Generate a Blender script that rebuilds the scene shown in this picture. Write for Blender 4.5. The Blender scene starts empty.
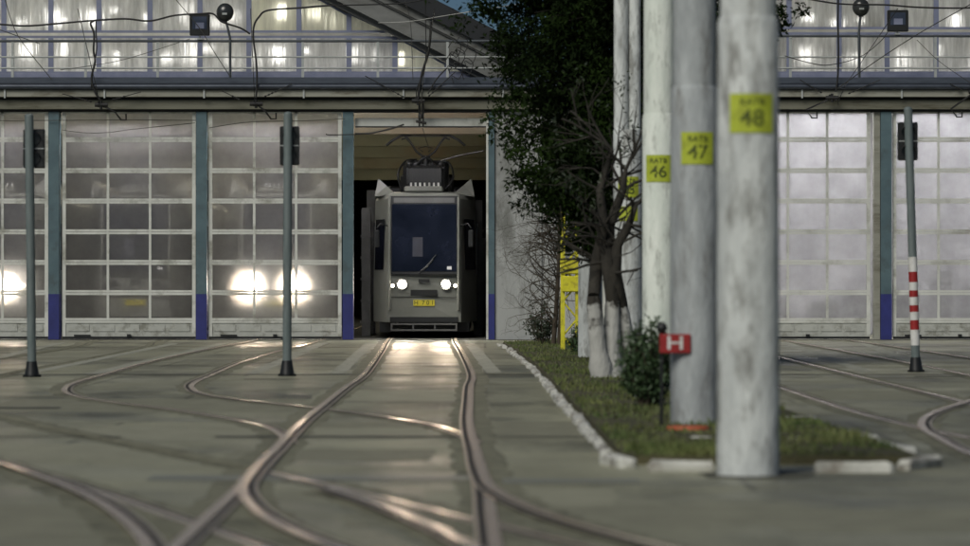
import bpy, math, random
from mathutils import Vector, Matrix
R = math.radians
rnd = random.Random(7)
SC = bpy.context.scene
col = SC.collection

# ------------------------------------------------------------------ camera, world, sun, exposure
FPX, HZ, CX, CH = 3640.0, 284.0, 485.0, 1.185      # focal length in photo pixels, horizon row, centre column, camera height
D = 77.0                                           # distance to the depot front
cam_d = bpy.data.cameras.new('camera'); cam = bpy.data.objects.new('camera', cam_d); col.objects.link(cam)
cam.location = (0, 0, CH)
cam.rotation_euler = (R(90) + math.atan((HZ - 273) / FPX), 0, 0)
cam_d.sensor_width = 36; cam_d.lens = FPX / 970 * 36
cam_d.clip_start = 0.5; cam_d.clip_end = 3000
cam_d.dof.use_dof = True; cam_d.dof.focus_distance = 77.5; cam_d.dof.aperture_fstop = 2.5
SC.camera = cam
SUN_EL, SUN_AZ = 40.0, 208.0                       # azimuth clockwise from +Y: behind the camera, to the left
w = bpy.data.worlds.new('World'); SC.world = w; w.use_nodes = True
nt = w.node_tree; bg = nt.nodes['Background']
sky = nt.nodes.new('ShaderNodeTexSky'); sky.sky_type = 'NISHITA'; sky.sun_disc = False
sky.sun_elevation = R(SUN_EL); sky.sun_rotation = R(SUN_AZ)
nt.links.new(sky.outputs[0], bg.inputs[0]); bg.inputs[1].default_value = 0.022; sky.ozone_density = 10; sky.dust_density = 0.2
sl = bpy.data.lights.new('sun', 'SUN'); sl.energy = 2.3; sl.angle = R(30); sl.color = (1.0, 0.965, 0.87)
so = bpy.data.objects.new('sun', sl); col.objects.link(so)
sd = Vector((math.sin(R(SUN_AZ)) * math.cos(R(SUN_EL)), math.cos(R(SUN_AZ)) * math.cos(R(SUN_EL)), math.sin(R(SUN_EL))))
so.rotation_euler = sd.to_track_quat('Z', 'Y').to_euler(); so.location = (0, -5, 20)
SC.view_settings.view_transform = 'Standard'; SC.view_settings.look = 'None'
SC.view_settings.exposure = 0; SC.view_settings.gamma = 1; SC.view_settings.use_curve_mapping = False
SC.cycles.max_bounces = 8; SC.cycles.transparent_max_bounces = 12
SC.cycles.sample_clamp_indirect = 4

# ------------------------------------------------------------------ measuring helpers
def gp(x, y):                      # photo pixel on the ground -> world X, Y
    d = CH * FPX / (y - HZ)
    return ((x - CX) / FPX * d, d)
def px(x, d=D): return (x - CX) / FPX * d
def pz(y, d=D): return CH + (HZ - y) / FPX * d

# ------------------------------------------------------------------ materials
def mat(name, c, rough=0.7, metal=0.0, var=0.15, scale=3.0, c2=None, stretch=(1, 1, 1), bump=0.0, bscale=40, spec=0.5, stain=None, stain_scale=1.0, stain_lo=.5, stain_hi=.65):
    m = bpy.data.materials.new(name); m.use_nodes = True
    n = m.node_tree.nodes; l = m.node_tree.links; b = n['Principled BSDF']
    b.inputs['Roughness'].default_value = rough; b.inputs['Metallic'].default_value = metal
    b.inputs['Specular IOR Level'].default_value = spec
    tc = n.new('ShaderNodeTexCoord'); mp = n.new('ShaderNodeMapping'); mp.inputs['Scale'].default_value = stretch
    g = n.new('ShaderNodeNewGeometry')
    l.new(g.outputs['Position'], mp.inputs[0])
    nz = n.new('ShaderNodeTexNoise'); nz.inputs['Scale'].default_value = scale; nz.inputs['Detail'].default_value = 7; nz.inputs['Roughness'].default_value = .62
    l.new(mp.outputs[0], nz.inputs[0])
    rp = n.new('ShaderNodeValToRGB'); l.new(nz.outputs[0], rp.inputs[0])
    if c2 is None: c2 = tuple(max(0, v * (1 + var)) for v in c); c = tuple(v * (1 - var) for v in c)
    rp.color_ramp.elements[0].position = .33; rp.color_ramp.elements[1].position = .67
    rp.color_ramp.elements[0].color = (*c, 1); rp.color_ramp.elements[1].color = (*c2, 1)
    out = rp.outputs[0]
    if stain:
        n2 = n.new('ShaderNodeTexNoise'); n2.inputs['Scale'].default_value = stain_scale; n2.inputs['Detail'].default_value = 8; n2.inputs['Roughness'].default_value = .7
        mp2 = n.new('ShaderNodeMapping'); mp2.inputs['Scale'].default_value = stretch; mp2.inputs['Location'].default_value = (11, 5, 3)
        l.new(g.outputs['Position'], mp2.inputs[0]); l.new(mp2.outputs[0], n2.inputs[0])
        r2 = n.new('ShaderNodeValToRGB'); r2.color_ramp.elements[0].position = stain_lo; r2.color_ramp.elements[1].position = stain_hi
        l.new(n2.outputs[0], r2.inputs[0])
        mx = n.new('ShaderNodeMixRGB'); l.new(r2.outputs[0], mx.inputs[0]); l.new(out, mx.inputs[1]); mx.inputs[2].default_value = (*stain, 1)
        out = mx.outputs[0]
    l.new(out, b.inputs['Base Color'])
    if bump:
        nb = n.new('ShaderNodeTexNoise'); nb.inputs['Scale'].default_value = bscale; nb.inputs['Detail'].default_value = 5
        l.new(mp.outputs[0], nb.inputs[0])
        bp = n.new('ShaderNodeBump'); bp.inputs['Strength'].default_value = bump; bp.inputs['Distance'].default_value = .02
        l.new(nb.outputs[0], bp.inputs['Height']); l.new(bp.outputs[0], b.inputs['Normal'])
    return m
def emis(name, c, s):
    m = bpy.data.materials.new(name); m.use_nodes = True; n = m.node_tree.nodes; b = n['Principled BSDF']
    b.inputs['Base Color'].default_value = (.8, .8, .8, 1); b.inputs['Emission Color'].default_value = (*c, 1); b.inputs['Emission Strength'].default_value = s
    return m
def pane_mat(name, transp, refr, transl, rough, tint=(1, 1, 1), bump=0.3, bsc=(6, 6, 1.2), gloss=.08, dif=.1, lo=.68, dsc=(1, 1, 1)):
    """frosted plastic sheet: partly clear, partly blurring, partly milky"""
    m = bpy.data.materials.new(name); m.use_nodes = True; n = m.node_tree.nodes; l = m.node_tree.links
    n.remove(n['Principled BSDF']); out = n['Material Output']
    g = n.new('ShaderNodeNewGeometry'); mp = n.new('ShaderNodeMapping'); mp.inputs['Scale'].default_value = bsc
    nz = n.new('ShaderNodeTexNoise'); nz.inputs['Scale'].default_value = 1; nz.inputs['Detail'].default_value = 4
    l.new(g.outputs['Position'], mp.inputs[0]); l.new(mp.outputs[0], nz.inputs[0])
    bp = n.new('ShaderNodeBump'); bp.inputs['Strength'].default_value = bump; bp.inputs['Distance'].default_value = .05
    l.new(nz.outputs[0], bp.inputs['Height'])
    nd = n.new('ShaderNodeTexNoise'); nd.inputs['Scale'].default_value = 1.7; nd.inputs['Detail'].default_value = 9; nd.inputs['Roughness'].default_value = .65
    mpd = n.new('ShaderNodeMapping'); mpd.inputs['Scale'].default_value = dsc; l.new(g.outputs['Position'], mpd.inputs[0]); l.new(mpd.outputs[0], nd.inputs[0])
    rr = n.new('ShaderNodeValToRGB'); rr.color_ramp.elements[0].position = .3; rr.color_ramp.elements[1].position = .7
    rr.color_ramp.elements[0].color = (*[v * lo for v in tint], 1); rr.color_ramp.elements[1].color = (*tint, 1)
    l.new(nd.outputs[0], rr.inputs[0])
    T = n.new('ShaderNodeBsdfTransparent'); Rf = n.new('ShaderNodeBsdfRefraction'); Rf.inputs['IOR'].default_value = 1.4; Rf.inputs['Roughness'].default_value = rough
    Tl = n.new('ShaderNodeBsdfTranslucent'); Df = n.new('ShaderNodeBsdfDiffuse'); G = n.new('ShaderNodeBsdfGlossy'); G.inputs['Roughness'].default_value = .12
    l.new(bp.outputs[0], Rf.inputs['Normal']); l.new(bp.outputs[0], G.inputs['Normal'])
    l.new(rr.outputs[0], Tl.inputs[0]); l.new(rr.outputs[0], Df.inputs[0]); l.new(rr.outputs[0], T.inputs[0]); l.new(rr.outputs[0], Rf.inputs[0])
    Rw = n.new('ShaderNodeBsdfRefraction'); Rw.inputs['IOR'].default_value = 1.5; Rw.inputs['Roughness'].default_value = min(.8, rough + .3); l.new(rr.outputs[0], Rw.inputs[0])
    mr = n.new('ShaderNodeMixShader'); mr.inputs[0].default_value = .22; l.new(Rf.outputs[0], mr.inputs[1]); l.new(Rw.outputs[0], mr.inputs[2])
    m1 = n.new('ShaderNodeMixShader'); m1.inputs[0].default_value = refr / (transp + refr); l.new(T.outputs[0], m1.inputs[1]); l.new(mr.outputs[0], m1.inputs[2])
    m0 = n.new('ShaderNodeMixShader'); m0.inputs[0].default_value = dif; l.new(Tl.outputs[0], m0.inputs[1]); l.new(Df.outputs[0], m0.inputs[2])
    m2 = n.new('ShaderNodeMixShader'); m2.inputs[0].default_value = transl; l.new(m1.outputs[0], m2.inputs[1]); l.new(m0.outputs[0], m2.inputs[2])
    m3 = n.new('ShaderNodeMixShader'); m3.inputs[0].default_value = gloss; l.new(m2.outputs[0], m3.inputs[1]); l.new(G.outputs[0], m3.inputs[2])
    l.new(m3.outputs[0], out.inputs[0])
    return m

M = {}
def ground_material():
    m = mat('asphalt', (.235, .23, .16), .5, c2=(.375, .37, .265), scale=.55, stretch=(1, .45, 1), bump=.5, bscale=30, stain=(.1, .1, .07), stain_scale=.42, stain_lo=.48, stain_hi=.64)
    n = m.node_tree.nodes; l = m.node_tree.links; b = n['Principled BSDF']
    src = b.inputs['Base Color'].links[0].from_socket
    g = n.new('ShaderNodeNewGeometry')
    # concrete bays: tone differs from slab to slab, dark seams between
    br = n.new('ShaderNodeTexBrick'); br.inputs['Scale'].default_value = 1; br.inputs['Brick Width'].default_value = 3.1; br.inputs['Row Height'].default_value = 5.2
    br.inputs['Mortar Size'].default_value = .03; br.inputs['Mortar Smooth'].default_value = .4
    br.inputs['Color1'].default_value = (.84, .84, .84, 1); br.inputs['Color2'].default_value = (1.14, 1.14, 1.12, 1); br.inputs['Mortar'].default_value = (.38, .38, .35, 1)
    l.new(g.outputs['Position'], br.inputs[0])
    mx = n.new('ShaderNodeMixRGB'); mx.blend_type = 'MULTIPLY'; mx.inputs[0].default_value = .8
    l.new(src, mx.inputs[1]); l.new(br.outputs[0], mx.inputs[2])
    # fine grit and cracks
    v = n.new('ShaderNodeTexVoronoi'); v.feature = 'DISTANCE_TO_EDGE'; v.inputs['Scale'].default_value = .45
    nz = n.new('ShaderNodeTexNoise'); nz.inputs['Scale'].default_value = 1.4; nz.inputs['Detail'].default_value = 6
    l.new(g.outputs['Position'], nz.inputs[0])
    ad = n.new('ShaderNodeMixRGB'); ad.blend_type = 'ADD'; ad.inputs[0].default_value = 1.1; l.new(g.outputs['Position'], ad.inputs[1]); l.new(nz.outputs[1], ad.inputs[2]); l.new(ad.outputs[0], v.inputs[0])
    cr = n.new('ShaderNodeValToRGB'); cr.color_ramp.elements[0].position = 0; cr.color_ramp.elements[1].position = .012
    cr.color_ramp.elements[0].color = (.5, .5, .5, 1); cr.color_ramp.elements[1].color = (1, 1, 1, 1); l.new(v.outputs[0], cr.inputs[0])
    m2 = n.new('ShaderNodeMixRGB'); m2.blend_type = 'MULTIPLY'; m2.inputs[0].default_value = .7; l.new(mx.outputs[0], m2.inputs[1]); l.new(cr.outputs[0], m2.inputs[2])
    gr = n.new('ShaderNodeTexNoise'); gr.inputs['Scale'].default_value = 14; gr.inputs['Detail'].default_value = 6; gr.inputs['Roughness'].default_value = .8
    l.new(g.outputs['Position'], gr.inputs[0])
    gc = n.new('ShaderNodeValToRGB'); gc.color_ramp.elements[0].position = .3; gc.color_ramp.elements[1].position = .7
    gc.color_ramp.elements[0].color = (.78, .78, .78, 1); gc.color_ramp.elements[1].color = (1.15, 1.15, 1.15, 1); l.new(gr.outputs[0], gc.inputs[0])
    m3 = n.new('ShaderNodeMixRGB'); m3.blend_type = 'MULTIPLY'; m3.inputs[0].default_value = 1; l.new(m2.outputs[0], m3.inputs[1]); l.new(gc.outputs[0], m3.inputs[2])
    l.new(m3.outputs[0], b.inputs['Base Color'])
    rr = n.new('ShaderNodeMapRange'); rr.inputs[1].default_value = .3; rr.inputs[2].default_value = .7; rr.inputs[3].default_value = .34; rr.inputs[4].default_value = .62
    rn = n.new('ShaderNodeTexNoise'); rn.inputs['Scale'].default_value = .8; rn.inputs['Detail'].default_value = 5; l.new(g.outputs['Position'], rn.inputs[0])
    l.new(rn.outputs[0], rr.inputs[0]); l.new(rr.outputs[0], b.inputs['Roughness'])
    return m
M['ground'] = ground_material()
M['earth'] = mat('soil', (.045, .05, .022), .95, c2=(.1, .09, .045), scale=2.2, bump=.8, bscale=20)
M['grass'] = mat('grass_blades', (.055, .105, .02), .8, c2=(.17, .18, .06), scale=1.6, stain=(.09, .1, .04), stain_scale=.6)
M['rail'] = mat('rail_steel', (.88, .68, .5), .27, metal=.65, c2=(.97, .82, .64), scale=5)
M['rail_flange'] = mat('rail_flange_steel', (.62, .53, .4), .35, metal=.55, var=.25, scale=5)
M['groove'] = mat('rail_groove', (.022, .02, .018), .9)
M['rail_dull'] = mat('dirty_rail_steel', (.21, .205, .145), .85, c2=(.33, .325, .235), scale=4, spec=.1, stain=(.1, .09, .06), stain_scale=2)
M['groove_dull'] = mat('dirt_filled_groove', (.1, .098, .07), .9)
M['paint_worn'] = mat('worn_white_paint', (.3, .3, .24), .7, c2=(.46, .46, .38), scale=6, stain=(.16, .16, .12), stain_scale=4)
M['cover'] = mat('channel_cover', (.05, .05, .042), .7, var=.3, scale=8)
M['patch'] = mat('smooth_concrete', (.2, .205, .17), .45, c2=(.27, .275, .23), scale=2, stretch=(.5, 3, 1))
M['white_frame'] = mat('white_door_frame', (.5, .51, .47), .5, c2=(.62, .63, .59), scale=2.5, stain=(.3, .3, .26), stain_scale=1.8)
M['kick'] = mat('kick_panel', (.36, .37, .34), .55, c2=(.44, .45, .42), scale=3, stain=(.2, .2, .17), stain_scale=3)
M['teal'] = mat('teal_paint', (.062, .105, .125), .55, c2=(.09, .145, .165), scale=2.5, stain=(.06, .09, .1), stain_scale=3)
M['blue'] = mat('blue_paint', (.02, .026, .15), .5, var=.2, scale=3)
M['wall'] = mat('white_rendered_wall', (.3, .31, .305), .85, c2=(.39, .4, .395), scale=.9, stretch=(1, 1, .4), bump=.3, bscale=30, stain=(.17, .175, .165), stain_scale=1.1)
M['beam'] = mat('olive_beam', (.12, .12, .088), .7, c2=(.17, .168, .13), scale=1.2, stretch=(.4, 1, 3), stain=(.07, .065, .04), stain_scale=1.5)
M['strip'] = mat('concrete_cornice', (.22, .22, .185), .8, c2=(.3, .3, .255), scale=1.6, stretch=(.5, 1, 2), stain=(.13, .12, .09), stain_scale=2)
M['dark'] = mat('dark_slab_and_shade', (.02, .021, .024), .8, var=.3)  # dark slab tone, also painted as shade round the lintel beam
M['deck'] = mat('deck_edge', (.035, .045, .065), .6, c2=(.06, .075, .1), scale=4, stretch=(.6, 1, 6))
M['gutter'] = mat('gutter_metal', (.05, .06, .08), .4, metal=.3, var=.2)
M['bluegrey'] = mat('blue_grey_frame', (.16, .18, .27), .5, c2=(.22, .24, .34), scale=3)
M['railm'] = mat('galvanised_rail', (.36, .38, .37), .45, metal=.2, c2=(.46, .48, .47), scale=6)
M['raild'] = mat('dark_hand_rail', (.06, .07, .08), .5, var=.2)
M['rake'] = mat('grey_rake_board', (.13, .135, .13), .75, c2=(.18, .185, .18), scale=1.4, stretch=(1, 1, 3), stain=(.1, .1, .09))
M['roof'] = mat('black_roofing', (.008, .01, .013), .7, var=.3)
M['int'] = mat('hall_ceiling', (.2, .195, .14), .85, c2=(.3, .29, .21), scale=.25, stain=(.25, .2, .13), stain_scale=.12, stain_lo=.5, stain_hi=.6)
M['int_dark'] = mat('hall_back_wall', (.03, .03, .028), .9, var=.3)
M['int_white'] = mat('bright_hall_wall', (.3, .3, .31), .9, c2=(.7, .69, .7), scale=.7)
M['int_cream'] = mat('cream_room_wall', (.5, .49, .38), .9, c2=(.62, .6, .46), scale=.7)
M['int_grey'] = mat('grey_room_wall', (.5, .5, .48), .9, c2=(.7, .7, .68), scale=.9, stretch=(2, 1, .5))
M['pane_l'] = pane_mat('frosted_pane', .58, .4, .13, .4, (.96, .94, .93), dif=.03, lo=.72, gloss=.07)
M['pane_r'] = pane_mat('milky_pane', .4, .35, .42, .2, (.97, .955, .98), lo=.6)
M['pane_u'] = pane_mat('rippled_pane', .0001, .6, .5, .45, (.97, .97, .97), bump=1.0, bsc=(9, 3, .8), gloss=.1, dif=.25, lo=.42, dsc=(3.2, 1, .45))
M['pane_c'] = pane_mat('cream_curtained_pane', .0001, .5, .6, .42, (.95, .94, .78), bump=.8, bsc=(8, 3, .4), lo=.6, dsc=(3.5, 1, .35))
M['lamp_warm'] = emis('hall_tube_light', (.98, .94, .99), 105)
M['lamp_deep'] = emis('deep_hall_tube_light', (1, .92, .7), 22)
M['lamp_white'] = emis('bright_tube_light', (.98, .97, 1), 54)
M['lamp_room'] = emis('room_lamp', (1, .97, .9), 11)
M['conc_a'] = mat('pale_concrete', (.45, .475, .47), .8, c2=(.72, .75, .73), scale=2.2, stretch=(2.6, 2.6, .8), bump=.5, bscale=14, stain=(.26, .265, .25), stain_scale=2.6, stain_lo=.5, stain_hi=.64)
M['conc_b'] = mat('grey_concrete', (.27, .29, .3), .8, c2=(.47, .5, .505), scale=2.4, stretch=(2.6, 2.6, .7), bump=.35, bscale=14, stain=(.19, .19, .18), stain_scale=3, stain_lo=.5, stain_hi=.7)
M['conc_c'] = mat('whitewashed_concrete', (.62, .68, .61), .8, c2=(.84, .88, .81), scale=2, stretch=(2.6, 2.6, .8), bump=.3, bscale=14, stain=(.38, .4, .36), stain_scale=3.4, stain_lo=.52, stain_hi=.7)
M['yellow'] = mat('yellow_plate_paint', (.38, .45, .028), .7, c2=(.47, .54, .05), scale=9, stain=(.3, .34, .03), stain_scale=8)
M['ink'] = mat('black_lettering', (.07, .09, .015), .8, var=.4, scale=20)
M['yel_steel'] = mat('yellow_steel', (.6, .56, .02), .55, c2=(.72, .68, .04), scale=6, stain=(.35, .3, .03), stain_scale=8)
M['pole_grey'] = mat('signal_post_paint', (.11, .14, .14), .5, c2=(.16, .19, .19), scale=5, stretch=(3, 3, .8))
M['black'] = mat('black_housing', (.012, .013, .013), .45, var=.3)
M['rubber'] = mat('black_cable', (.01, .01, .01), .6, var=.2)
M['wire'] = mat('thin_wire', (.06, .06, .055), .5, metal=.4)
M['wire_pale'] = mat('pale_wire', (.4, .4, .38), .5, metal=.3)
M['red'] = mat('red_paint', (.3, .018, .018), .5, var=.15, scale=8)
M['white'] = mat('white_paint', (.66, .66, .64), .55, var=.08, scale=8, stain=(.45, .44, .4), stain_scale=5)
M['kerb'] = mat('whitewashed_kerb', (.4, .4, .36), .8, c2=(.68, .68, .63), scale=3, bump=.5, bscale=25, stain=(.22, .2, .17), stain_scale=2.4, stain_lo=.5, stain_hi=.6)
M['orange'] = mat('orange_red_cover', (.5, .11, .05), .7, var=.2, scale=12)
M['lens_off'] = mat('dark_lens', (.02, .02, .02), .12, var=.1)
M['lens_mirror'] = mat('floodlight_glass', (.05, .06, .09), .08, var=.2)
M['globe'] = mat('smoked_globe', (.03, .033, .033), .25, var=.3)
M['tram_body'] = mat('tram_paint', (.13, .135, .115), .38, c2=(.17, .175, .152), scale=2)
M['tram_dark'] = mat('tram_dark_trim', (.01, .011, .011), .5, var=.3)
M['tram_grey'] = mat('tram_grey', (.1, .1, .095), .5, var=.2)
M['glass_blue'] = mat('windscreen_glass', (.004, .0045, .007), .12, c2=(.012, .014, .023), scale=1.6)
M['seat'] = mat('cab_blind', (.03, .032, .045), .7, var=.3)
M['headlamp'] = emis('headlamp_glow', (1, .93, .8), 300)
M['headlamp_small'] = emis('side_lamp_glow', (1, .85, .6), 14)
M['num'] = mat('yellow_number_plate', (.5, .42, .03), .5, var=.1)
M['bark'] = mat('dark_bark', (.022, .02, .016), .95, c2=(.05, .045, .036), scale=9, stretch=(1, 1, .3), bump=.8, bscale=25)
M['bark_white'] = mat('limewashed_bark', (.2, .19, .17), .95, c2=(.56, .56, .53), scale=6, stretch=(1.4, 1.4, .5), bump=.8, bscale=22, stain=(.09, .08, .06), stain_scale=5, stain_lo=.5, stain_hi=.6)
def limewash():
    m = mat('limewashed_trunk', (.022, .02, .016), .95, c2=(.06, .053, .043), scale=9, stretch=(1, 1, .3), bump=.9, bscale=25)
    n = m.node_tree.nodes; l = m.node_tree.links; b = n['Principled BSDF']; src = b.inputs['Base Color'].links[0].from_socket
    g = n.new('ShaderNodeNewGeometry'); sp = n.new('ShaderNodeSeparateXYZ'); l.new(g.outputs['Position'], sp.inputs[0])
    nz = n.new('ShaderNodeTexNoise'); nz.inputs['Scale'].default_value = 7; nz.inputs['Detail'].default_value = 8; l.new(g.outputs['Position'], nz.inputs[0])
    a = n.new('ShaderNodeMath'); a.operation = 'MULTIPLY_ADD'; l.new(nz.outputs[0], a.inputs[0]); a.inputs[1].default_value = 1.5; l.new(sp.outputs['Z'], a.inputs[2])
    rp = n.new('ShaderNodeMapRange'); l.new(a.outputs[0], rp.inputs[0]); rp.inputs[1].default_value = 1.5; rp.inputs[2].default_value = 1.75; rp.inputs[3].default_value = 1; rp.inputs[4].default_value = 0
    mx = n.new('ShaderNodeMixRGB'); l.new(rp.outputs[0], mx.inputs[0]); l.new(src, mx.inputs[1]); mx.inputs[2].default_value = (.46, .46, .43, 1); l.new(mx.outputs[0], b.inputs['Base Color'])
    return m
M['trunk_lw'] = limewash()
M['twig'] = mat('brown_twigs', (.04, .03, .02), .95, c2=(.08, .065, .045), scale=5)
M['fir'] = mat('conifer_foliage', (.005, .01, .004), .9, c2=(.022, .042, .008), scale=1.0, stain=(.006, .009, .004), stain_scale=.6, stain_lo=.48, stain_hi=.6, spec=.08)
M['leaf'] = mat('bush_leaves', (.02, .04, .014), .5, c2=(.07, .12, .05), scale=7)
M['leaf_dark'] = mat('dark_bush_leaves', (.012, .022, .01), .6, c2=(.04, .055, .028), scale=7)
M['hill'] = M['earth']

# ------------------------------------------------------------------ mesh helpers
class MB:
    def __init__(s): s.v = []; s.f = []; s.sm = []
    def add(s, vs, fs, smooth=False):
        o = len(s.v); s.v += [tuple(q) for q in vs]; s.f += [tuple(i + o for i in f) for f in fs]; s.sm += [smooth] * len(fs); return s
    def box(s, x0, x1, y0, y1, z0, z1):
        return s.add([(x0, y0, z0), (x1, y0, z0), (x1, y1, z0), (x0, y1, z0), (x0, y0, z1), (x1, y0, z1), (x1, y1, z1), (x0, y1, z1)],
                     [(0, 3, 2, 1), (4, 5, 6, 7), (0, 1, 5, 4), (1, 2, 6, 5), (2, 3, 7, 6), (3, 0, 4, 7)])
    def bbox(s, x0, x1, y0, y1, z0, z1, b=.01):       # box with chamfered vertical and top edges
        pts = [(x0 + b, y0), (x1 - b, y0), (x1, y0 + b), (x1, y1 - b), (x1 - b, y1), (x0 + b, y1), (x0, y1 - b), (x0, y0 + b)]
        cx, cy = (x0 + x1) / 2, (y0 + y1) / 2
        kx, ky = 1 - 2 * b / (x1 - x0), 1 - 2 * b / (y1 - y0)
        ins = [(cx + (x - cx) * kx, cy + (y - cy) * ky) for x, y in pts]
        vs = [(x, y, z0 + b) for x, y in pts] + [(x, y, z1 - b) for x, y in pts] + [(x, y, z1) for x, y in ins] + [(x, y, z0) for x, y in ins]
        fs = []
        for k in range(8):
            j = (k + 1) % 8
            fs += [(k, j, 8 + j, 8 + k), (8 + k, 8 + j, 16 + j, 16 + k), (24 + k, 24 + j, j, k)]
        fs += [tuple(range(16, 24)), tuple(range(31, 23, -1))]
        return s.add(vs, fs)
    def prism(s, poly, y0, y1):                        # polygon in XZ extruded along Y
        n = len(poly); vs = [(x, y0, z) for x, z in poly] + [(x, y1, z) for x, z in poly]
        return s.add(vs, [tuple(range(n)), tuple(range(2 * n - 1, n - 1, -1))] + [(i, i + n, (i + 1) % n + n, (i + 1) % n) for i in range(n)])
    def sheet(s, poly, z):
        return s.add([(x, y, z) for x, y in poly], [tuple(range(len(poly)))])
    def tube(s, pts, r, n=8, cap=True):
        pts = [Vector(p) for p in pts]
        if len(pts) < 2: return s
        rr = r if isinstance(r, (list, tuple)) else [r] * len(pts)
        up = None; rings = []
        for i, p in enumerate(pts):
            t = (pts[min(i + 1, len(pts) - 1)] - pts[max(i - 1, 0)])
            if t.length < 1e-7: t = Vector((0, 0, 1))
            t.normalize()
            if up is None: up = Vector((1, 0, 0)) if abs(t.x) < .9 else Vector((0, 0, 1))
            a = (up - t * up.dot(t))
            if a.length < 1e-4: a = Vector((0, 1, 0)) - t * t.y
            a.normalize(); b = t.cross(a); up = a
            rings.append([p + (a * math.cos(2 * math.pi * k / n) + b * math.sin(2 * math.pi * k / n)) * rr[i] for k in range(n)])
        vs = [v for q in rings for v in q]; fs = []
        for i in range(len(pts) - 1):
            for k in range(n):
                j = (k + 1) % n; fs.append((i * n + k, i * n + j, (i + 1) * n + j, (i + 1) * n + k))
        s.add(vs, fs, True)
        if cap: s.add(rings[0], [tuple(range(n - 1, -1, -1))]); s.add(rings[-1], [tuple(range(n))])
        return s
    def ball(s, c, r, nu=14, nv=9, sc=(1, 1, 1)):
        vs = []; fs = []
        for i in range(nv + 1):
            th = math.pi * i / nv
            for k in range(nu):
                ph = 2 * math.pi * k / nu
                vs.append((c[0] + r * sc[0] * math.sin(th) * math.cos(ph), c[1] + r * sc[1] * math.sin(th) * math.sin(ph), c[2] + r * sc[2] * math.cos(th)))
        for i in range(nv):
            for k in range(nu):
                j = (k + 1) % nu; fs.append((i * nu + k, (i + 1) * nu + k, (i + 1) * nu + j, i * nu + j))
        return s.add(vs, fs, True)
    def build(s, name, m, parent=None, uvless=True):
        off = Vector((0, 0, 0)); p = parent
        while p is not None: off += Vector(p.location); p = p.parent
        me = bpy.data.meshes.new(name)
        me.from_pydata([(v[0] - off.x, v[1] - off.y, v[2] - off.z) for v in s.v], [], s.f)
        me.materials.append(m); me.polygons.foreach_set('use_smooth', s.sm); me.update()
        o = bpy.data.objects.new(name, me); col.objects.link(o)
        if parent is not None: o.parent = parent
        return o
def tag(o, label=None, cat=None, group=None, kind=None):
    if label: o['label'] = label
    if cat: o['category'] = cat
    if group: o['group'] = group
    if kind: o['kind'] = kind
    return o
def thing(name, loc, label, cat, group=None):
    o = bpy.data.objects.new(name, None); col.objects.link(o); o.location = loc; o.empty_display_size = .2
    return tag(o, label, cat, group)
KIDS = {}
def copy_tree(o, parent=None):
    c = o.copy(); col.objects.link(c); c.parent = parent
    for ch in [q for q in list(bpy.data.objects) if q.parent == o]: copy_tree(ch, c)
    return c
def catmull(pts, k=8):
    P = [Vector(p) for p in pts]; out = []
    for i in range(len(P) - 1):
        p0, p1, p2, p3 = P[max(i - 1, 0)], P[i], P[i + 1], P[min(i + 2, len(P) - 1)]
        for j in range(k):
            t = j / k
            out.append(.5 * ((2 * p1) + (p2 - p0) * t + (2 * p0 - 5 * p1 + 4 * p2 - p3) * t * t + (3 * p1 - p0 - 3 * p2 + p3) * t ** 3))
    out.append(P[-1]); return out
def text_mesh(txt, size):
    cu = bpy.data.curves.new('t', 'FONT'); cu.body = txt; cu.size = size; cu.align_x = 'CENTER'; cu.align_y = 'CENTER'; cu.offset = size * .012
    o = bpy.data.objects.new('t', cu); col.objects.link(o)
    me = bpy.data.meshes.new_from_object(o.evaluated_get(bpy.context.evaluated_depsgraph_get()))
    vs = [tuple(v.co) for v in me.vertices]; fs = [tuple(p.vertices) for p in me.polygons]
    bpy.data.objects.remove(o); bpy.data.curves.remove(cu); bpy.data.meshes.remove(me)
    return vs, fs

# ------------------------------------------------------------------ ground, markings, island
g = MB(); g.add([(-700, -150, 0), (700, -150, 0), (700, 900, 0), (-700, 900, 0)], [(0, 1, 2, 3)])
tag(g.build('ground', M['ground']), kind='structure')
def quadline(a, b, wdt, z, name, m, jag=0):
    A, B = Vector((*a, 0)), Vector((*b, 0)); t = (B - A); L = t.length; t.normalize(); nrm = Vector((-t.y, t.x, 0)); q = MB()
    n = max(2, int(L / .6)); vs = []
    for i in range(n + 1):
        p = A + t * L * i / n
        ja, jb = (rnd.uniform(-jag, jag) for _ in (0, 1))
        vs += [tuple(p + nrm * (wdt / 2 + ja) + Vector((0, 0, z))), tuple(p - nrm * (wdt / 2 + jb) + Vector((0, 0, z)))]
    q.add(vs, [(2 * i, 2 * i + 1, 2 * i + 3, 2 * i + 2) for i in range(n)])
    return tag(q.build(name, m), kind='structure')
for a, b in (((323, 343), (252, 374)), ((370.6, 343), (337, 374)), ((472, 346), (494, 373)), ((225, 343), (92, 374)), ((175, 343.5), (25, 374)),
             ((783, 342), (866, 372)), ((857, 341), (938, 372)), ((60, 343), (-70, 374))):
    quadline(gp(*a), gp(*b), .21, .003, 'lane_marking', M['paint_worn'], .012)
for y, x0, x1, wd, m in ((374.6, -260, 1300, .26, 'cover'), ((437), 215, 480, .3, 'cover'), (437, 490, 585, .12, 'cover'), (379.3, 244, 300, .2, 'cover'), (376.6, 915, 965, .35, 'cover'), (437, -180, 120, .14, 'cover'),
                         (481, 503, 640, .5, 'patch'), (478, 150, 478, .55, 'patch'), (408, -90, 60, .35, 'cover'), (347, -200, 1200, .25, 'cover')):
    quadline(gp(x0, y), gp(x1, y), wd, .0035, 'drain_channel' if m == 'cover' else 'concrete_strip', M[m], .01)

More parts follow.
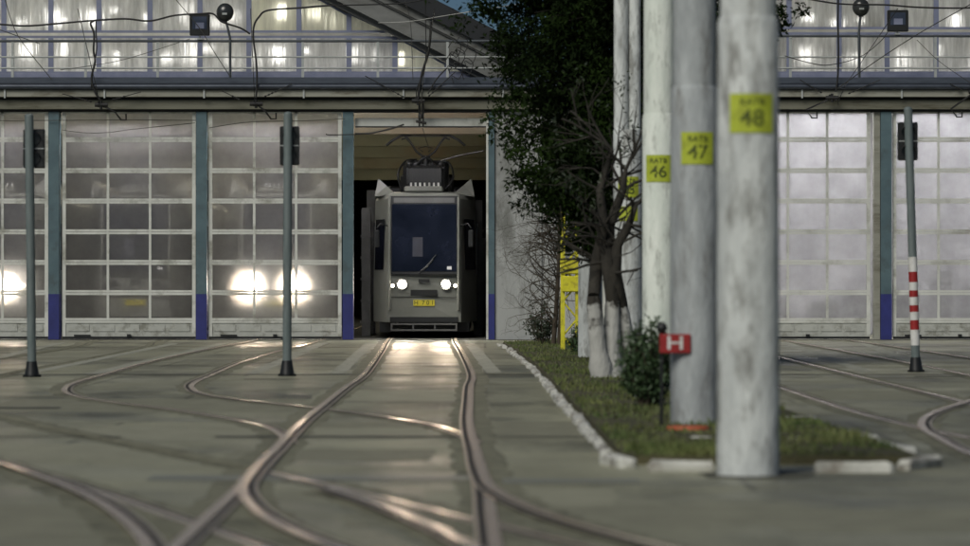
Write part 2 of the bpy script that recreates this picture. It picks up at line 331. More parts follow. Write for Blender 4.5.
# ------------------------------------------------------------------ tram tracks (rails sunk in the paving)
def ribbon(pts, off0, off1, z):
    vs = []; fs = []
    for i, p in enumerate(pts):
        t = pts[min(i + 1, len(pts) - 1)] - pts[max(i - 1, 0)]; t.normalize(); nr = Vector((-t.y, t.x, 0))
        for o in (off0, off1): q = p + nr * o; vs.append((q.x, q.y, z))
    for i in range(len(pts) - 1): fs.append((2 * i, 2 * i + 2, 2 * i + 3, 2 * i + 1))
    return vs, fs
def offset_curve(pts, o):
    out = []
    for i, p in enumerate(pts):
        t = pts[min(i + 2, len(pts) - 1)] - pts[max(i - 2, 0)]; t.normalize(); out.append(p + Vector((-t.y, t.x, 0)) * o)
    return out
NB = 0
M['bed'] = mat('dirty_rail_bed', (.15, .15, .1), .75, c2=(.26, .255, .18), scale=5, stain=(.06, .058, .04), stain_scale=3)
def jag_ribbon(pts, wdt, z):
    vs = []; fs = []
    for i, p in enumerate(pts):
        t = pts[min(i + 1, len(pts) - 1)] - pts[max(i - 1, 0)]; t.normalize(); nr = Vector((-t.y, t.x, 0))
        for o in (-wdt, wdt): q = p + nr * o * rnd.uniform(.8, 1.2); vs.append((q.x, q.y, z))
    for i in range(len(pts) - 1): fs.append((2 * i, 2 * i + 2, 2 * i + 3, 2 * i + 1))
    return vs, fs
def track(world, side, z, label, only=False, dull=False, cut=None):
    """world: points of one rail from far to near; side: +1 partner lies to the +X side (right), -1 to the left"""
    pts = catmull([(x, y, 0) for x, y in world], 9)
    t = thing('tram_track', (*pts[-1].xy, 0), label, 'tram track', 'rails sunk into the depot yard')
    global NB; NB += 1
    curves = [pts] if only else [pts, [p for p in offset_curve(pts, 1.435 * side) if cut is None or p.y < cut]]
    for k, c in enumerate(curves):
        inner = (1 if k == 0 else -1) * side          # groove lies on the gauge side
        h = MB(); h.add(*jag_ribbon(c, .17, .0004 + .00025 * (NB * 2 + k) / 2)); h.build('rail_bed', M['bed'], t)
        h = MB(); h.add(*ribbon(c, -.033, .033, z + .002)); r = h.build('rail', M['rail_dull' if dull else 'rail'], t)
        a, b = sorted((inner * .034, inner * .068)); h = MB(); h.add(*ribbon(c, a, b, z)); h.build('groove', M['groove_dull' if dull else 'groove'], r)
        a, b = sorted((inner * .069, inner * .09)); h = MB(); h.add(*ribbon(c, a, b, z + .0015)); h.build('flange', M['rail_dull' if dull else 'rail_flange'], r)
    return t
def G(*l): return [gp(*q) for q in l]
main = [(-2.07, 118), (-2.07, 90), (-2.07, 78)] + G((380, 352), (364, 374), (345, 388), (325, 404), (305, 420), (289, 435), (266, 460), (241, 487), (210, 516), (178, 546), (120, 600))
track(main, 1, .012, 'straight track running from the open doorway with the tram towards the viewer')
track([(-4.86, 110), (-4.86, 90), (-4.88, 75)] + G((199, 351), (145, 363), (99, 376), (76, 382.5), (65, 388.5), (70, 395), (103, 401.5), (166, 409.5), (215, 417), (257, 425), (279, 434), (286, 444)), 1, .007,
      'track from the closed door left of the tram, bending right to join the straight track')
track([(-6.85, 100), (-6.75, 77), (-6.3, 68), (-6.25, 50), (-6.15, 43), (-5.6, 38), (-4.75, 34)] + G((17, 420), (54, 429), (124, 443), (195, 457.5), (266, 471.5)), -1, .002,
      'dull dirty track curving in from the left edge up to the straight track', dull=True)
track(G((266, 471.5), (318, 483), (366, 493.5), (428, 508.5), (494, 524), (560, 540), (640, 558)), -1, .002,
      'shiny track slanting from the straight track down to the bottom right foreground')
track(G((270, 455), (252, 474), (242, 491), (252, 509), (276, 526), (314, 543), (370, 563)), 1, .018, 'track that forks off the straight track to the right near the viewer')
track([(-6.6, 36), (-5.2, 30.5), (-4.2, 27)] + G((0, 466), (30, 476), (70, 491), (100, 506), (125, 524), (145, 546), (160, 580)), 1, .022, 'track sweeping in from the lower left and crossing the straight track close to the viewer', cut=20.9)
track([(3.3, 76), (3.33, 60), (3.35, 41), (3.45, 32), (3.9, 26), (4.8, 20), (6.5, 14)], 1, .007, 'track on the right that runs straight past the grass island behind the poles')
track([(6.2, 76), (6.3, 60), (6.2, 46), (5.75, 40.5), (4.95, 37), (4.25, 34), (3.85, 31.9), (3.58, 29.8), (3.45, 27.5), (3.36, 25), (3.36, 20), (3.4, 12)], 1, .012, 'track on the right that swings in a tight curve beside the grass island')

M['tar'] = mat('tar_patch', (.2, .197, .14), .6, c2=(.29, .285, .205), scale=3, bump=.6, bscale=40)
M['foot_disc'] = mat('dark_disc', (.055, .055, .04), .8, c2=(.11, .11, .08), scale=6)
X, d = gp(748, 475); q = MB(); q.sheet([(X + .05 + .36 * math.cos(a / 3.5) * rnd.uniform(.85, 1.1), d - .02 + .5 * math.sin(a / 3.5) * rnd.uniform(.85, 1.1)) for a in range(22)], .0036); tag(q.build('foot_disc', M['foot_disc']), kind='structure')  # darker uneven disc on the paving round the nearest pole's foot
M['pale'] = mat('pale_patch', (.27, .265, .19), .6, c2=(.36, .355, .26), scale=3, bump=.5, bscale=40)
for k, (x, y, a, b_, mm) in enumerate([(60, 520, .75, 1.0, 'tar'), (250, 432, 1.1, 1.2, 'pale'), (560, 430, .5, 1.6, 'tar'), (150, 405, 1.2, 1.6, 'tar'), (400, 395, .7, 1.6, 'pale'), (330, 455, .55, .8, 'tar'), (520, 500, .4, .9, 'pale'),
                                      (860, 395, .8, 1.4, 'tar'), (900, 520, .5, .8, 'tar'), (40, 450, .7, .9, 'pale'), (660, 515, .6, .7, 'tar'), (420, 520, .3, .5, 'tar'), (350, 425, .6, .5, 'tar')]):
    X, d = gp(x, y); pl = []; a *= 1.3; b_ *= 1.2
    for (ux_, uy_, vx, vy) in ((-1, -1, 1, -1), (1, -1, 1, 1), (1, 1, -1, 1), (-1, 1, -1, -1)):
        for j in range(7):
            t_ = j / 7; pl.append((X + a * (ux_ + (vx - ux_) * t_) + rnd.uniform(-.035, .035), d + b_ * (uy_ + (vy - uy_) * t_) + rnd.uniform(-.05, .05)))
    q = MB(); q.sheet(pl, .0002 + .00001 * k); tag(q.build('asphalt_patch', M[mm]), kind='structure')

# ------------------------------------------------------------------ grass island with kerb stones
edgeL = catmull([(x, y, 0) for x, y in G((499, 345), (507, 350), (530, 367.5), (545, 384), (560, 402), (580, 425), (600, 448), (612, 462))], 10)
IR = [(2.9, 24.0), (2.75, 30), (2.7, 33), (2.6, 40), (2.5, 60), (2.5, 76.7)]
poly = [(p.x + .08, p.y) for p in edgeL] + [(1.0, 23.9), (2.85, 23.9)] + IR[1:]
b = MB(); top = [(x, y, .06) for x, y in poly]; n = len(poly)
b.add(top + [(x, y, -.02) for x, y in poly], [tuple(range(n))] + [(i, i + n, (i + 1) % n + n, (i + 1) % n) for i in range(n)])
tag(b.build('planting_bed', M['earth']), kind='structure')
def inside(x, y):
    c = False
    for i in range(n):
        x1, y1 = poly[i]; x2, y2 = poly[i - 1]
        if (y1 > y) != (y2 > y) and x < (x2 - x1) * (y - y1) / (y2 - y1) + x1: c = not c
    return c
gr = MB(); cnt = 0
while cnt < 42000:
    y = 23.9 + 52 * rnd.random() ** 1.5; x = rnd.uniform(.2, 3.0)
    dens = math.sin(x * 3.1 + y * .9) + math.sin(y * 1.7 - x * 2) + math.sin(x * 7 + y * 3.3)
    cnt += 1
    if dens < rnd.uniform(-2.2, 1.9) or not inside(x, y): continue
    h = rnd.uniform(.015, .045) * (1 + .35 * max(0, dens)); a = rnd.uniform(0, 6.28); wd = .009
    ca, sa = math.cos(a) * wd, math.sin(a) * wd; lx, ly = rnd.uniform(-.03, .03), rnd.uniform(-.03, .03)
    gr.add([(x - ca, y - sa, .058), (x + ca, y + sa, .058), (x + lx, y + ly, .06 + h)], [(0, 1, 2)])
tag(gr.build('grass', M['grass']), 'short patchy grass and weeds on the planted island', 'grass', kind='stuff')
def stone(p, q, wd, h, label, group='whitewashed kerb stones round the island'):
    P, Q = Vector((*p, 0)), Vector((*q, 0)); L = (Q - P).length; ang = math.atan2(Q.y - P.y, Q.x - P.x)
    m = MB(); m.bbox(-L / 2, L / 2, -wd / 2, wd / 2, -.02, h, .018)
    m.v = [(x + rnd.uniform(-.01, .01), y + rnd.uniform(-.01, .01), z + (rnd.uniform(-.012, .012) if z > .03 else 0)) for x, y, z in m.v]
    o = m.build('kerb_stone', M['kerb']); mid = (P + Q) / 2; o.location = mid; o.rotation_euler = (rnd.uniform(-.03, .03), rnd.uniform(-.02, .02), ang)
    tag(o, label, 'kerb stone', group); return o
acc = 0; last = edgeL[0]; pts = []
step = .82
for p, q in zip(edgeL, edgeL[1:]):
    L = (q - p).length
    while acc + L >= step * len(pts):
        t = (step * len(pts) - acc) / L; pts.append(p.lerp(q, max(0, min(1, t))))
    acc += L
for i in range(len(pts) - 1):
    a, bq = pts[i], pts[i + 1]
    if i in (5, 6, 12, 21, 30): continue
    j = rnd.uniform(-.015, .015)
    stone((a.x + j, a.y), (a.x + (bq.x - a.x) * .97 + j, a.y + (bq.y - a.y) * .97), rnd.uniform(.07, .1), rnd.uniform(.03, .065), 'chipped whitewashed kerb stone in the row bordering the left side of the grass island')
stone(gp(607, 464), gp(628, 468), .12, .065, 'rounded corner kerb stone where the left row meets the front of the grass island')
for a, bq, lb in (((648, 471), (714, 471), 'long white kerb stone in front of the grass just left of the nearest pole'),
                  ((814, 472), (893, 472), 'long white kerb stone in front of the grass right of the nearest pole'),
                  ((903, 470), (935, 466), 'short white kerb stone at the right front tip of the grass island'),
                  ((878, 451), (911, 457), 'tilted white kerb stone on the right edge of the island near its tip'),
                  ((843, 436), (872, 446), 'weathered kerb stone behind the tilted one on the right edge of the island'),
                  ((782, 424), (816, 424), 'pale kerb stone beside the nearest pole at the far right side of the grass'),
                  ((690, 446), (713, 446), 'small white stone in the grass at the foot of the grey pole'),
                  ((782, 447), (800, 447), 'small white stone in the grass right of the nearest pole')):
    stone(gp(*a), gp(*bq), .11, .062, lb)
cp = gp(688, 437); m = MB(); m.tube([(cp[0], cp[1], .05), (cp[0], cp[1], .085)], [.17, .16], 20); tag(m.build('manhole_cover', M['orange']), 'orange red round cover on the grass at the foot of the grey pole', 'cover')

# ------------------------------------------------------------------ depot building
bld = thing('tram_depot', (px(205), D, 0), 'long tram depot with glazed lifting doors, teal pillars, a railed terrace and lit upper windows', 'building')
XL, XR = px(-240), px(1130)
def Z(y): return pz(y, D)
zl = Z(112)                                           # top of the door openings
# pillars (edges), doors between them
PIL = [-240.5, -93.3, 54, 201.5, 348]
def pillar(x, wpx=10.5):
    c = px(x); h = wpx / 2 / FPX * D; zb = Z(294)
    m = MB(); m.box(c - h, c + h, D - .06, D + .3, zb, zl); p = m.build('pillar', M['teal'], bld)
    m = MB(); m.box(c - h - .003, c + h + .003, D - .064, D + .3, 0, zb); m.build('pillar_base', M['blue'], p)
for x in PIL: pillar(x)
pillar(491.5, 6); 
for x in (886, 1033.5, 738.5): pillar(x, 11)
m = MB(); m.box(px(495), px(596), D, D + .3, 0, zl); m.box(px(538), px(541.5), D - .05, D - .001, 0, zl); m.build('wall', M['wall'], bld)
m = MB(); m.box(px(486.2), px(488.3), D - .02, D + .05, 0, zl); m.build('door_jamb', M['white_frame'], bld)
m = MB(); m.box(px(874), px(880), D + .0, D + .25, 0, zl); m.build('door_jamb', M['strip'], bld)
def door(x0, x1, pane, jamb_r=0):
    X0, X1 = px(x0), px(x1); s = FPX / D
    rows = [112.5, 139.6, 170.6, 201, 231.8, 262.4, 292.6, 320.5]; zb = Z(336.5)
    fr = MB(); y0, y1 = D + .03, D + .09; t = .032
    d = bpy.data.objects.new('sectional_door', None); col.objects.link(d); d.parent = bld; d.location = (X0 - bld.location.x, D - bld.location.y, 0)
    off = Vector((X0, D, 0))
    def bd(mb, name, m): 
        return mb.build(name, m, d)
    fr.box(X0, X0 + .075, y0, y1, zb, zl); fr.box(X1 - .075, X1, y0, y1, zb, zl)
    cols = [X0 + .075 + (X1 - X0 - .15) * k / 3 for k in range(4)]
    for k in (1, 2): fr.box(cols[k] - .026, cols[k] + .026, y0 + .002, y1 - .002, Z(320.5), zl)
    for r in rows[1:]:
        fr.box(X0 + .075, X1 - .075, y0 - .002, y0 + .03, Z(r) + .004, Z(r) + .052)
        fr.box(X0 + .075, X1 - .075, y0 + .001, y0 + .03, Z(r) - .052, Z(r) - .004)
    fr.box(X0 + .075, X1 - .075, y0 + .002, y1, zl - .03, zl)
    bd(fr, 'door_frame', M['white_frame'])
    k = MB(); k.box(X0 + .076, X1 - .076, y0 + .02, y1 - .01, zb, Z(320.5) - .053)
    kk = (X1 - X0 - .16) / 5
    for i in range(5):
        a = X0 + .08 + kk * i + .04; k.box(a, a + kk - .08, y0 + .006, y0 + .0195, zb + .11, Z(320.5) - .085)
    bd(k, 'kick_panel', M['kick'])
    r = MB(); r.box(X0 + .01, X1 - .01, y0 + .005, y1 - .005, zb - .05, zb - .001); r.box((X0 + X1) / 2 - .04, (X0 + X1) / 2 + .04, y0 - .03, y0 + .003, zb + .0, zb + .05); r.box(X0 + .25, X0 + .6, y0 - .01, y0 + .003, zb + .005, zb + .04)
    bd(r, 'bottom_seal', M['black'])
    for i in range(7):
        p = MB(); 
        for c in range(3):
            p.add([(cols[c], y0 + .045, Z(rows[i + 1])), (cols[c + 1], y0 + .045, Z(rows[i + 1])), (cols[c + 1], y0 + .045, Z(rows[i])), (cols[c], y0 + .045, Z(rows[i]))], [(0, 1, 2, 3)])
        bd(p, 'glazing', pane)
    return d
door(-86, 48, M['pane_l']); door(-234, -99, M['pane_l']); door(62, 195.5, M['pane_l']); door(208.5, 341.5, M['pane_l'])
door(602, 732, M['pane_r']); door(745, 870.5, M['pane_r']); door(893, 1027, M['pane_r'])
m = MB(); m.box(px(596), px(601.5), D - .02, D + .3, 0, zl); m.build('pillar', M['teal'], bld)
m = MB(); m.box(px(1039), XR, D, D + .3, 0, zl); m.build('wall', M['wall'], bld)
# threshold
m = MB(); m.box(XL, XR, D - .12, D + .35, -.05, .012); m.build('threshold', M['cover'], bld)
# lintel, cornice, gutter, deck
m = MB(); m.box(XL, XR, D - .04, D + .35, zl, Z(109.5)); m.build('lintel_shade_band', M['dark'], bld)  # near-black strip painted as the shade beneath the lintel beam
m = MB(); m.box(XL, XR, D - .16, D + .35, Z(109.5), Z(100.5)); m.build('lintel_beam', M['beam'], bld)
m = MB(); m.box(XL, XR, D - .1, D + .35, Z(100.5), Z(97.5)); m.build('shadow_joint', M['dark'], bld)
m = MB(); m.box(XL, XR, D - .3, D + .35, Z(97.5), Z(91)); m.build('cornice', M['strip'], bld)
for k in range(14):
    xx = XL + 1 + k * 2.1
    m = MB(); m.box(xx, xx + .035, D - .33, D - .302, Z(99), Z(90)); m.build('cornice_bracket', M['railm'], bld)
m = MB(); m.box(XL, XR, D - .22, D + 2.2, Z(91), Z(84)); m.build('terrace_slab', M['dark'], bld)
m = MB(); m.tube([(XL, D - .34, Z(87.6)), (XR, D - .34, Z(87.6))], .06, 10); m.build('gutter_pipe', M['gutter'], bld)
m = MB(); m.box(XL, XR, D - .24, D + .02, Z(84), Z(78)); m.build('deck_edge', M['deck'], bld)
# railing
def railing(x0, x1, posts, ytop):
    r = bpy.data.objects.new('railing', None); col.objects.link(r); r.parent = bld; r.location = (px(x0) - bld.location.x, 0, Z(78))
    m = MB(); m.tube([(px(x0), D - .1, Z(ytop)), (px(x1), D - .1, Z(ytop))], .028, 8); m.build('hand_rail', M['raild'], r)
    for y in (57.5, 68.5): m = MB(); m.tube([(px(x0), D - .12, Z(y)), (px(x1), D - .12, Z(y))], .019, 6); m.build('rail', M['railm'], r)
    for x in posts: m = MB(); m.box(px(x) - .027, px(x) + .027, D - .1 - .02, D - .06, Z(82), Z(ytop + 1)); m.build('post', M['railm'], r)
railing(-240, 505, [-203, -131, -59, 13, 86, 158, 230.5, 303, 378, 447.5], 41.5)
railing(600, 1125, [646, 718, 790, 859, 935, 1008, 1080], 36.5)
# hall interiors
X0, X1 = px(-240), px(497); HB = 133
m = MB(); m.box(X0, X1, D + .36, HB, 5.0, 5.1); m.build('hall_ceiling', M['int'], bld)
for yb, yy in ((81, 134), (88, 146), (97, 157.5), (107, 168.5), (118, 180)):
    m = MB(); m.box(X0, X1, yb, yb + .3, pz(yy, yb), 4.999); m.build('ceiling_beam', M['int'], bld)
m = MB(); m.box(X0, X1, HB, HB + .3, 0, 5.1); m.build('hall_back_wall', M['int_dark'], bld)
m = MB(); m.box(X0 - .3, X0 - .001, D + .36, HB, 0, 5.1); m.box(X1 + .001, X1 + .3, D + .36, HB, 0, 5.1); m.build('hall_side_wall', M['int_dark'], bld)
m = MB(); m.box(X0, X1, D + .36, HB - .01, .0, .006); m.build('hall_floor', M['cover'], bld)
def lamp(x, y, z, L, mt, wd=.12, along='x'):
    m = MB()
    if along == 'x': m.box(x - L / 2, x + L / 2, y, y + wd, z - .05, z)
    else: m.box(x, x + wd, y - L / 2, y + L / 2, z - .05, z)
    m.build('tube_light', mt, bld)
for c in (-167, -20, 128, 275, 421):
    lamp(px(c), D + .42, 4.985, 2.2, M['lamp_warm'], .07)
for yb in (85.3, 94, 104, 115):
    for c in (-8.5, -5.2, -2.0): lamp(c, yb + .5, 4.97, 1.9, M['lamp_deep'], .08)
# raised door section and dark plant in the open bay
m = MB(); m.box(px(355), px(486), D + .12, D + .2, Z(126), Z(118)); m.build('raised_door', M['white_frame'], bld)
m = MB(); m.box(px(355), px(486), D + .1, D + .22, Z(127.2), Z(126)); m.build('door_seal', M['black'], bld)
for x, yy, hh in ((366, 82, 2.9), (371, 86, 3.4), (478, 83, 3.1), (482, 88, 2.3)):
    m = MB(); m.box(px(x, yy) - .1, px(x, yy) + .1, yy, yy + .4, .01, hh)
    for k in range(5): m.box(px(x, yy) - .13, px(x, yy) + .13, yy - .03, yy - .002, .3 + k * hh / 6, .36 + k * hh / 6)
    m.build('equipment_rack', M['tram_grey'], bld)
# bright right hall
X2, X3 = px(598), px(1128)
m = MB(); m.box(X2, X3, D + 9, D + 9.2, 0, 5.2); m.box(X2 - .2, X2, D + .36, D + 9, 0, 5.2); m.box(X3, X3 + .2, D + .36, D + 9, 0, 5.2); m.build('bright_hall_wall', M['int_white'], bld)
m = MB(); m.box(X2, X3, D + .36, D + 9, 5.2, 5.3); m.build('bright_hall_ceiling', M['int_white'], bld)
for c in (660, 740, 835, 930, 1030):
    lamp(px(c), D + 1.2, 5.1, 1.4, M['lamp_white']); lamp(px(c) + .4, D + 4.5, 5.1, 1.4, M['lamp_white'])
for k in range(7):
    m = MB(); m.box(px(780 + k * 44) + .1, px(780 + k * 44) + rnd.uniform(.5, .85), D + 4 + k % 3, D + 4.6 + k % 3, 0.0, rnd.uniform(.6, 1.5))
    m.build('workbench', M['tram_grey'], bld)
# upper storey: windows behind the terrace
DU = D + 1.5
def ux(x): return px(x, DU)
def uz(y): return pz(y, DU)
def slopeL(x): return (x - 322) * .504
def upper(cols, ytop, slope, cream_from, trans, paneset):
    for a, c in zip(cols, cols[1:]):
        for (ya, yb) in ((trans + 1.5, 74.0), (ytop, trans - 1.5)):
            ta, tb = (max(ya, slope(a)), max(ya, slope(c))) if slope else (ya, ya)
            if ta >= yb and tb >= yb: continue
            if min(yb - ta, yb - tb) < 1: 
                tb = min(tb, yb - .5); ta = min(ta, yb - .5)
            f = MB(); A, C = ux(a), ux(c); w_ = .055
            # frame pieces
            f.box(A, A + w_, DU - .05, DU, uz(yb), uz(ta)); f.box(C - w_, C, DU - .05, DU, uz(yb), uz(tb))
            f.prism([(A + w_, uz(ta)), (A + w_, uz(ta) - .05), (C - w_, uz(tb) - .05), (C - w_, uz(tb))], DU - .045, DU - .005)
            f.box(A + w_, C - w_, DU - .045, DU - .005, uz(yb), uz(yb) + .05)
            wdw = f.build('window', M['bluegrey'], bld)
            p = MB(); p.add([(A + w_, DU - .02, uz(yb) + .04), (C - w_, DU - .02, uz(yb) + .04), (C - w_, DU - .02, uz(tb)), (A + w_, DU - .02, uz(ta))], [(0, 1, 2, 3)])
            p.build('pane', paneset(a, ya), wdw)
            if rnd.random() < .25 and slope is None: pass
def setL(a, ya):
    if ya > 30: return M['pane_c'] if a > 390 else M['pane_u']
    return M['pane_c'] if a >= 248 else M['pane_u']
colsL = [-240, -195, -146, -98, -47, 4, 51, 99, 150, 200, 249, 299, 349, 395, 447, 470]
upper(colsL, -34, slopeL, 249, 34.5, setL)
colsR = [646, 694, 742, 789, 839, 887, 936, 985, 1034, 1083, 1128]
upper(colsR, -34, None, 9999, 31, lambda a, ya: M['pane_u'])
m = MB(); m.box(ux(-240), ux(470), DU - .06, DU + .0, uz(78), uz(74.2)); m.box(ux(646), ux(1128), DU - .06, DU, uz(78), uz(74.2)); m.build('window_sill', M['bluegrey'], bld)
# wall above windows / gable infill
m = MB(); m.prism([(ux(-240), uz(-34)), (ux(254), uz(-34)), (ux(165), uz(-79)), (ux(-240), uz(-79))], DU - .04, DU + .1); m.box(ux(646), ux(1128), DU - .04, DU + .1, uz(-34), uz(-90)); m.build('gable_wall', M['rake'], bld)
m = MB(); m.prism([(ux(470), uz(78)), (ux(522), uz(78)), (ux(522), uz(74)), (ux(470), uz(70))], DU - .04, DU + .2); m.build('eave_wall', M['rake'], bld)
# rake board and roof
def band(o0, o1, y0, y1, xa=120, xb=524, sl=.504):
    return [(ux(xa), uz((xa - o0) * sl)), (ux(xb), uz((xb - o0) * sl)), (ux(xb), uz((xb - o1) * sl)), (ux(xa), uz((xa - o1) * sl))]
m = MB(); m.prism(band(322, 334, 0, 0), DU - .25, DU - .051); m.build('rake_trim', M['rake'], bld)
m = MB(); m.prism(band(333, 372, 0, 0), DU - .5, DU + .1); m.build('rake_board', M['rake'], bld)
m = MB(); m.prism(band(371, 375, 0, 0), DU - .56, DU + .1); m.build('rake_trim', M['tram_grey'], bld)
m = MB(); m.prism(band(374.5, 391, 0, 0), DU - .6, DU + .1); m.build('rake_fascia', M['rake'], bld)
m = MB(); m.prism(band(390.5, 431, 0, 0), DU - .75, DU + 45); m.build('roof', M['roof'], bld)
m = MB(); m.box(ux(646), ux(1128), DU - .5, DU + 45, uz(-90), uz(-110)); m.build('roof', M['roof'], bld)
# rooms behind the upper windows
m = MB(); m.box(ux(-240), ux(455), DU + 4, DU + 4.2, uz(80), uz(20)); m.prism([(ux(-240), uz(20)), (ux(362), uz(20)), (ux(322), uz(0)), (ux(175), uz(-74)), (ux(-240), uz(-74))], DU + 4, DU + 4.2)
m.build('room_back_wall', M['int_grey'], bld)
m = MB(); m.box(ux(646), ux(1128), DU + 4, DU + 4.2, uz(80), uz(-60)); m.build('room_back_wall', M['int_grey'], bld)
m = MB(); m.box(ux(-240), ux(250), DU + .1, DU + 4, uz(-60), uz(-64)); m.box(ux(646), ux(1128), DU + .1, DU + 4, uz(-60), uz(-64)); m.box(ux(-240), ux(500), DU + .11, DU + 4, uz(80), uz(77)); m.box(ux(640), ux(1128), DU + .11, DU + 4, uz(80), uz(77))
m.build('room_ceiling_and_floor', M['int_cream'], bld)
m = MB(); m.box(ux(640), ux(646), DU - .05, DU + 4, uz(80), uz(-60)); m.build('room_side_wall', M['rake'], bld)
M['fill_strip'] = emis('room_fill_glow', (.97, .97, 1), 5.5)  # unseen emitters added to even out the glow of the upper panes
for a, c in ((-235, 240), (650, 1120)):
    m = MB(); m.box(ux(a), ux(c), DU + .9, DU + 1.0, uz(-56), uz(-54)); m.build('hidden_fill_strip', M['fill_strip'], bld)
    m = MB(); m.box(ux(a), ux(min(c, 1120)), DU + .25, DU + .3, uz(77) + .002, uz(76)); m.build('hidden_fill_strip', M['fill_strip'], bld)
m = MB(); m.box(ux(250), ux(455), DU + .25, DU + .3, uz(77) + .002, uz(76)); m.build('hidden_fill_strip', M['fill_strip'], bld)
for x in list(range(-200, 450, 24)) + list(range(665, 1120, 25)):
    for y in (14, 52):
        if x < 470 and slopeL(x) > y - 6: continue
        if rnd.random() < (.12 if x < 600 else .5): continue
        m = MB(); xx = ux(x + rnd.uniform(-7, 7)); yy = DU + rnd.uniform(.7, 2.2); zz = uz(y + rnd.uniform(-6, 6)); r = rnd.choice((.02, .03, .05, .085)) * (1 if x < 600 else .7); hl = rnd.uniform(.02, .22)
        m.tube([(xx, yy, zz - hl), (xx, yy, zz + hl)], r, 8); m.build('room_lamp', M['lamp_room'], bld)

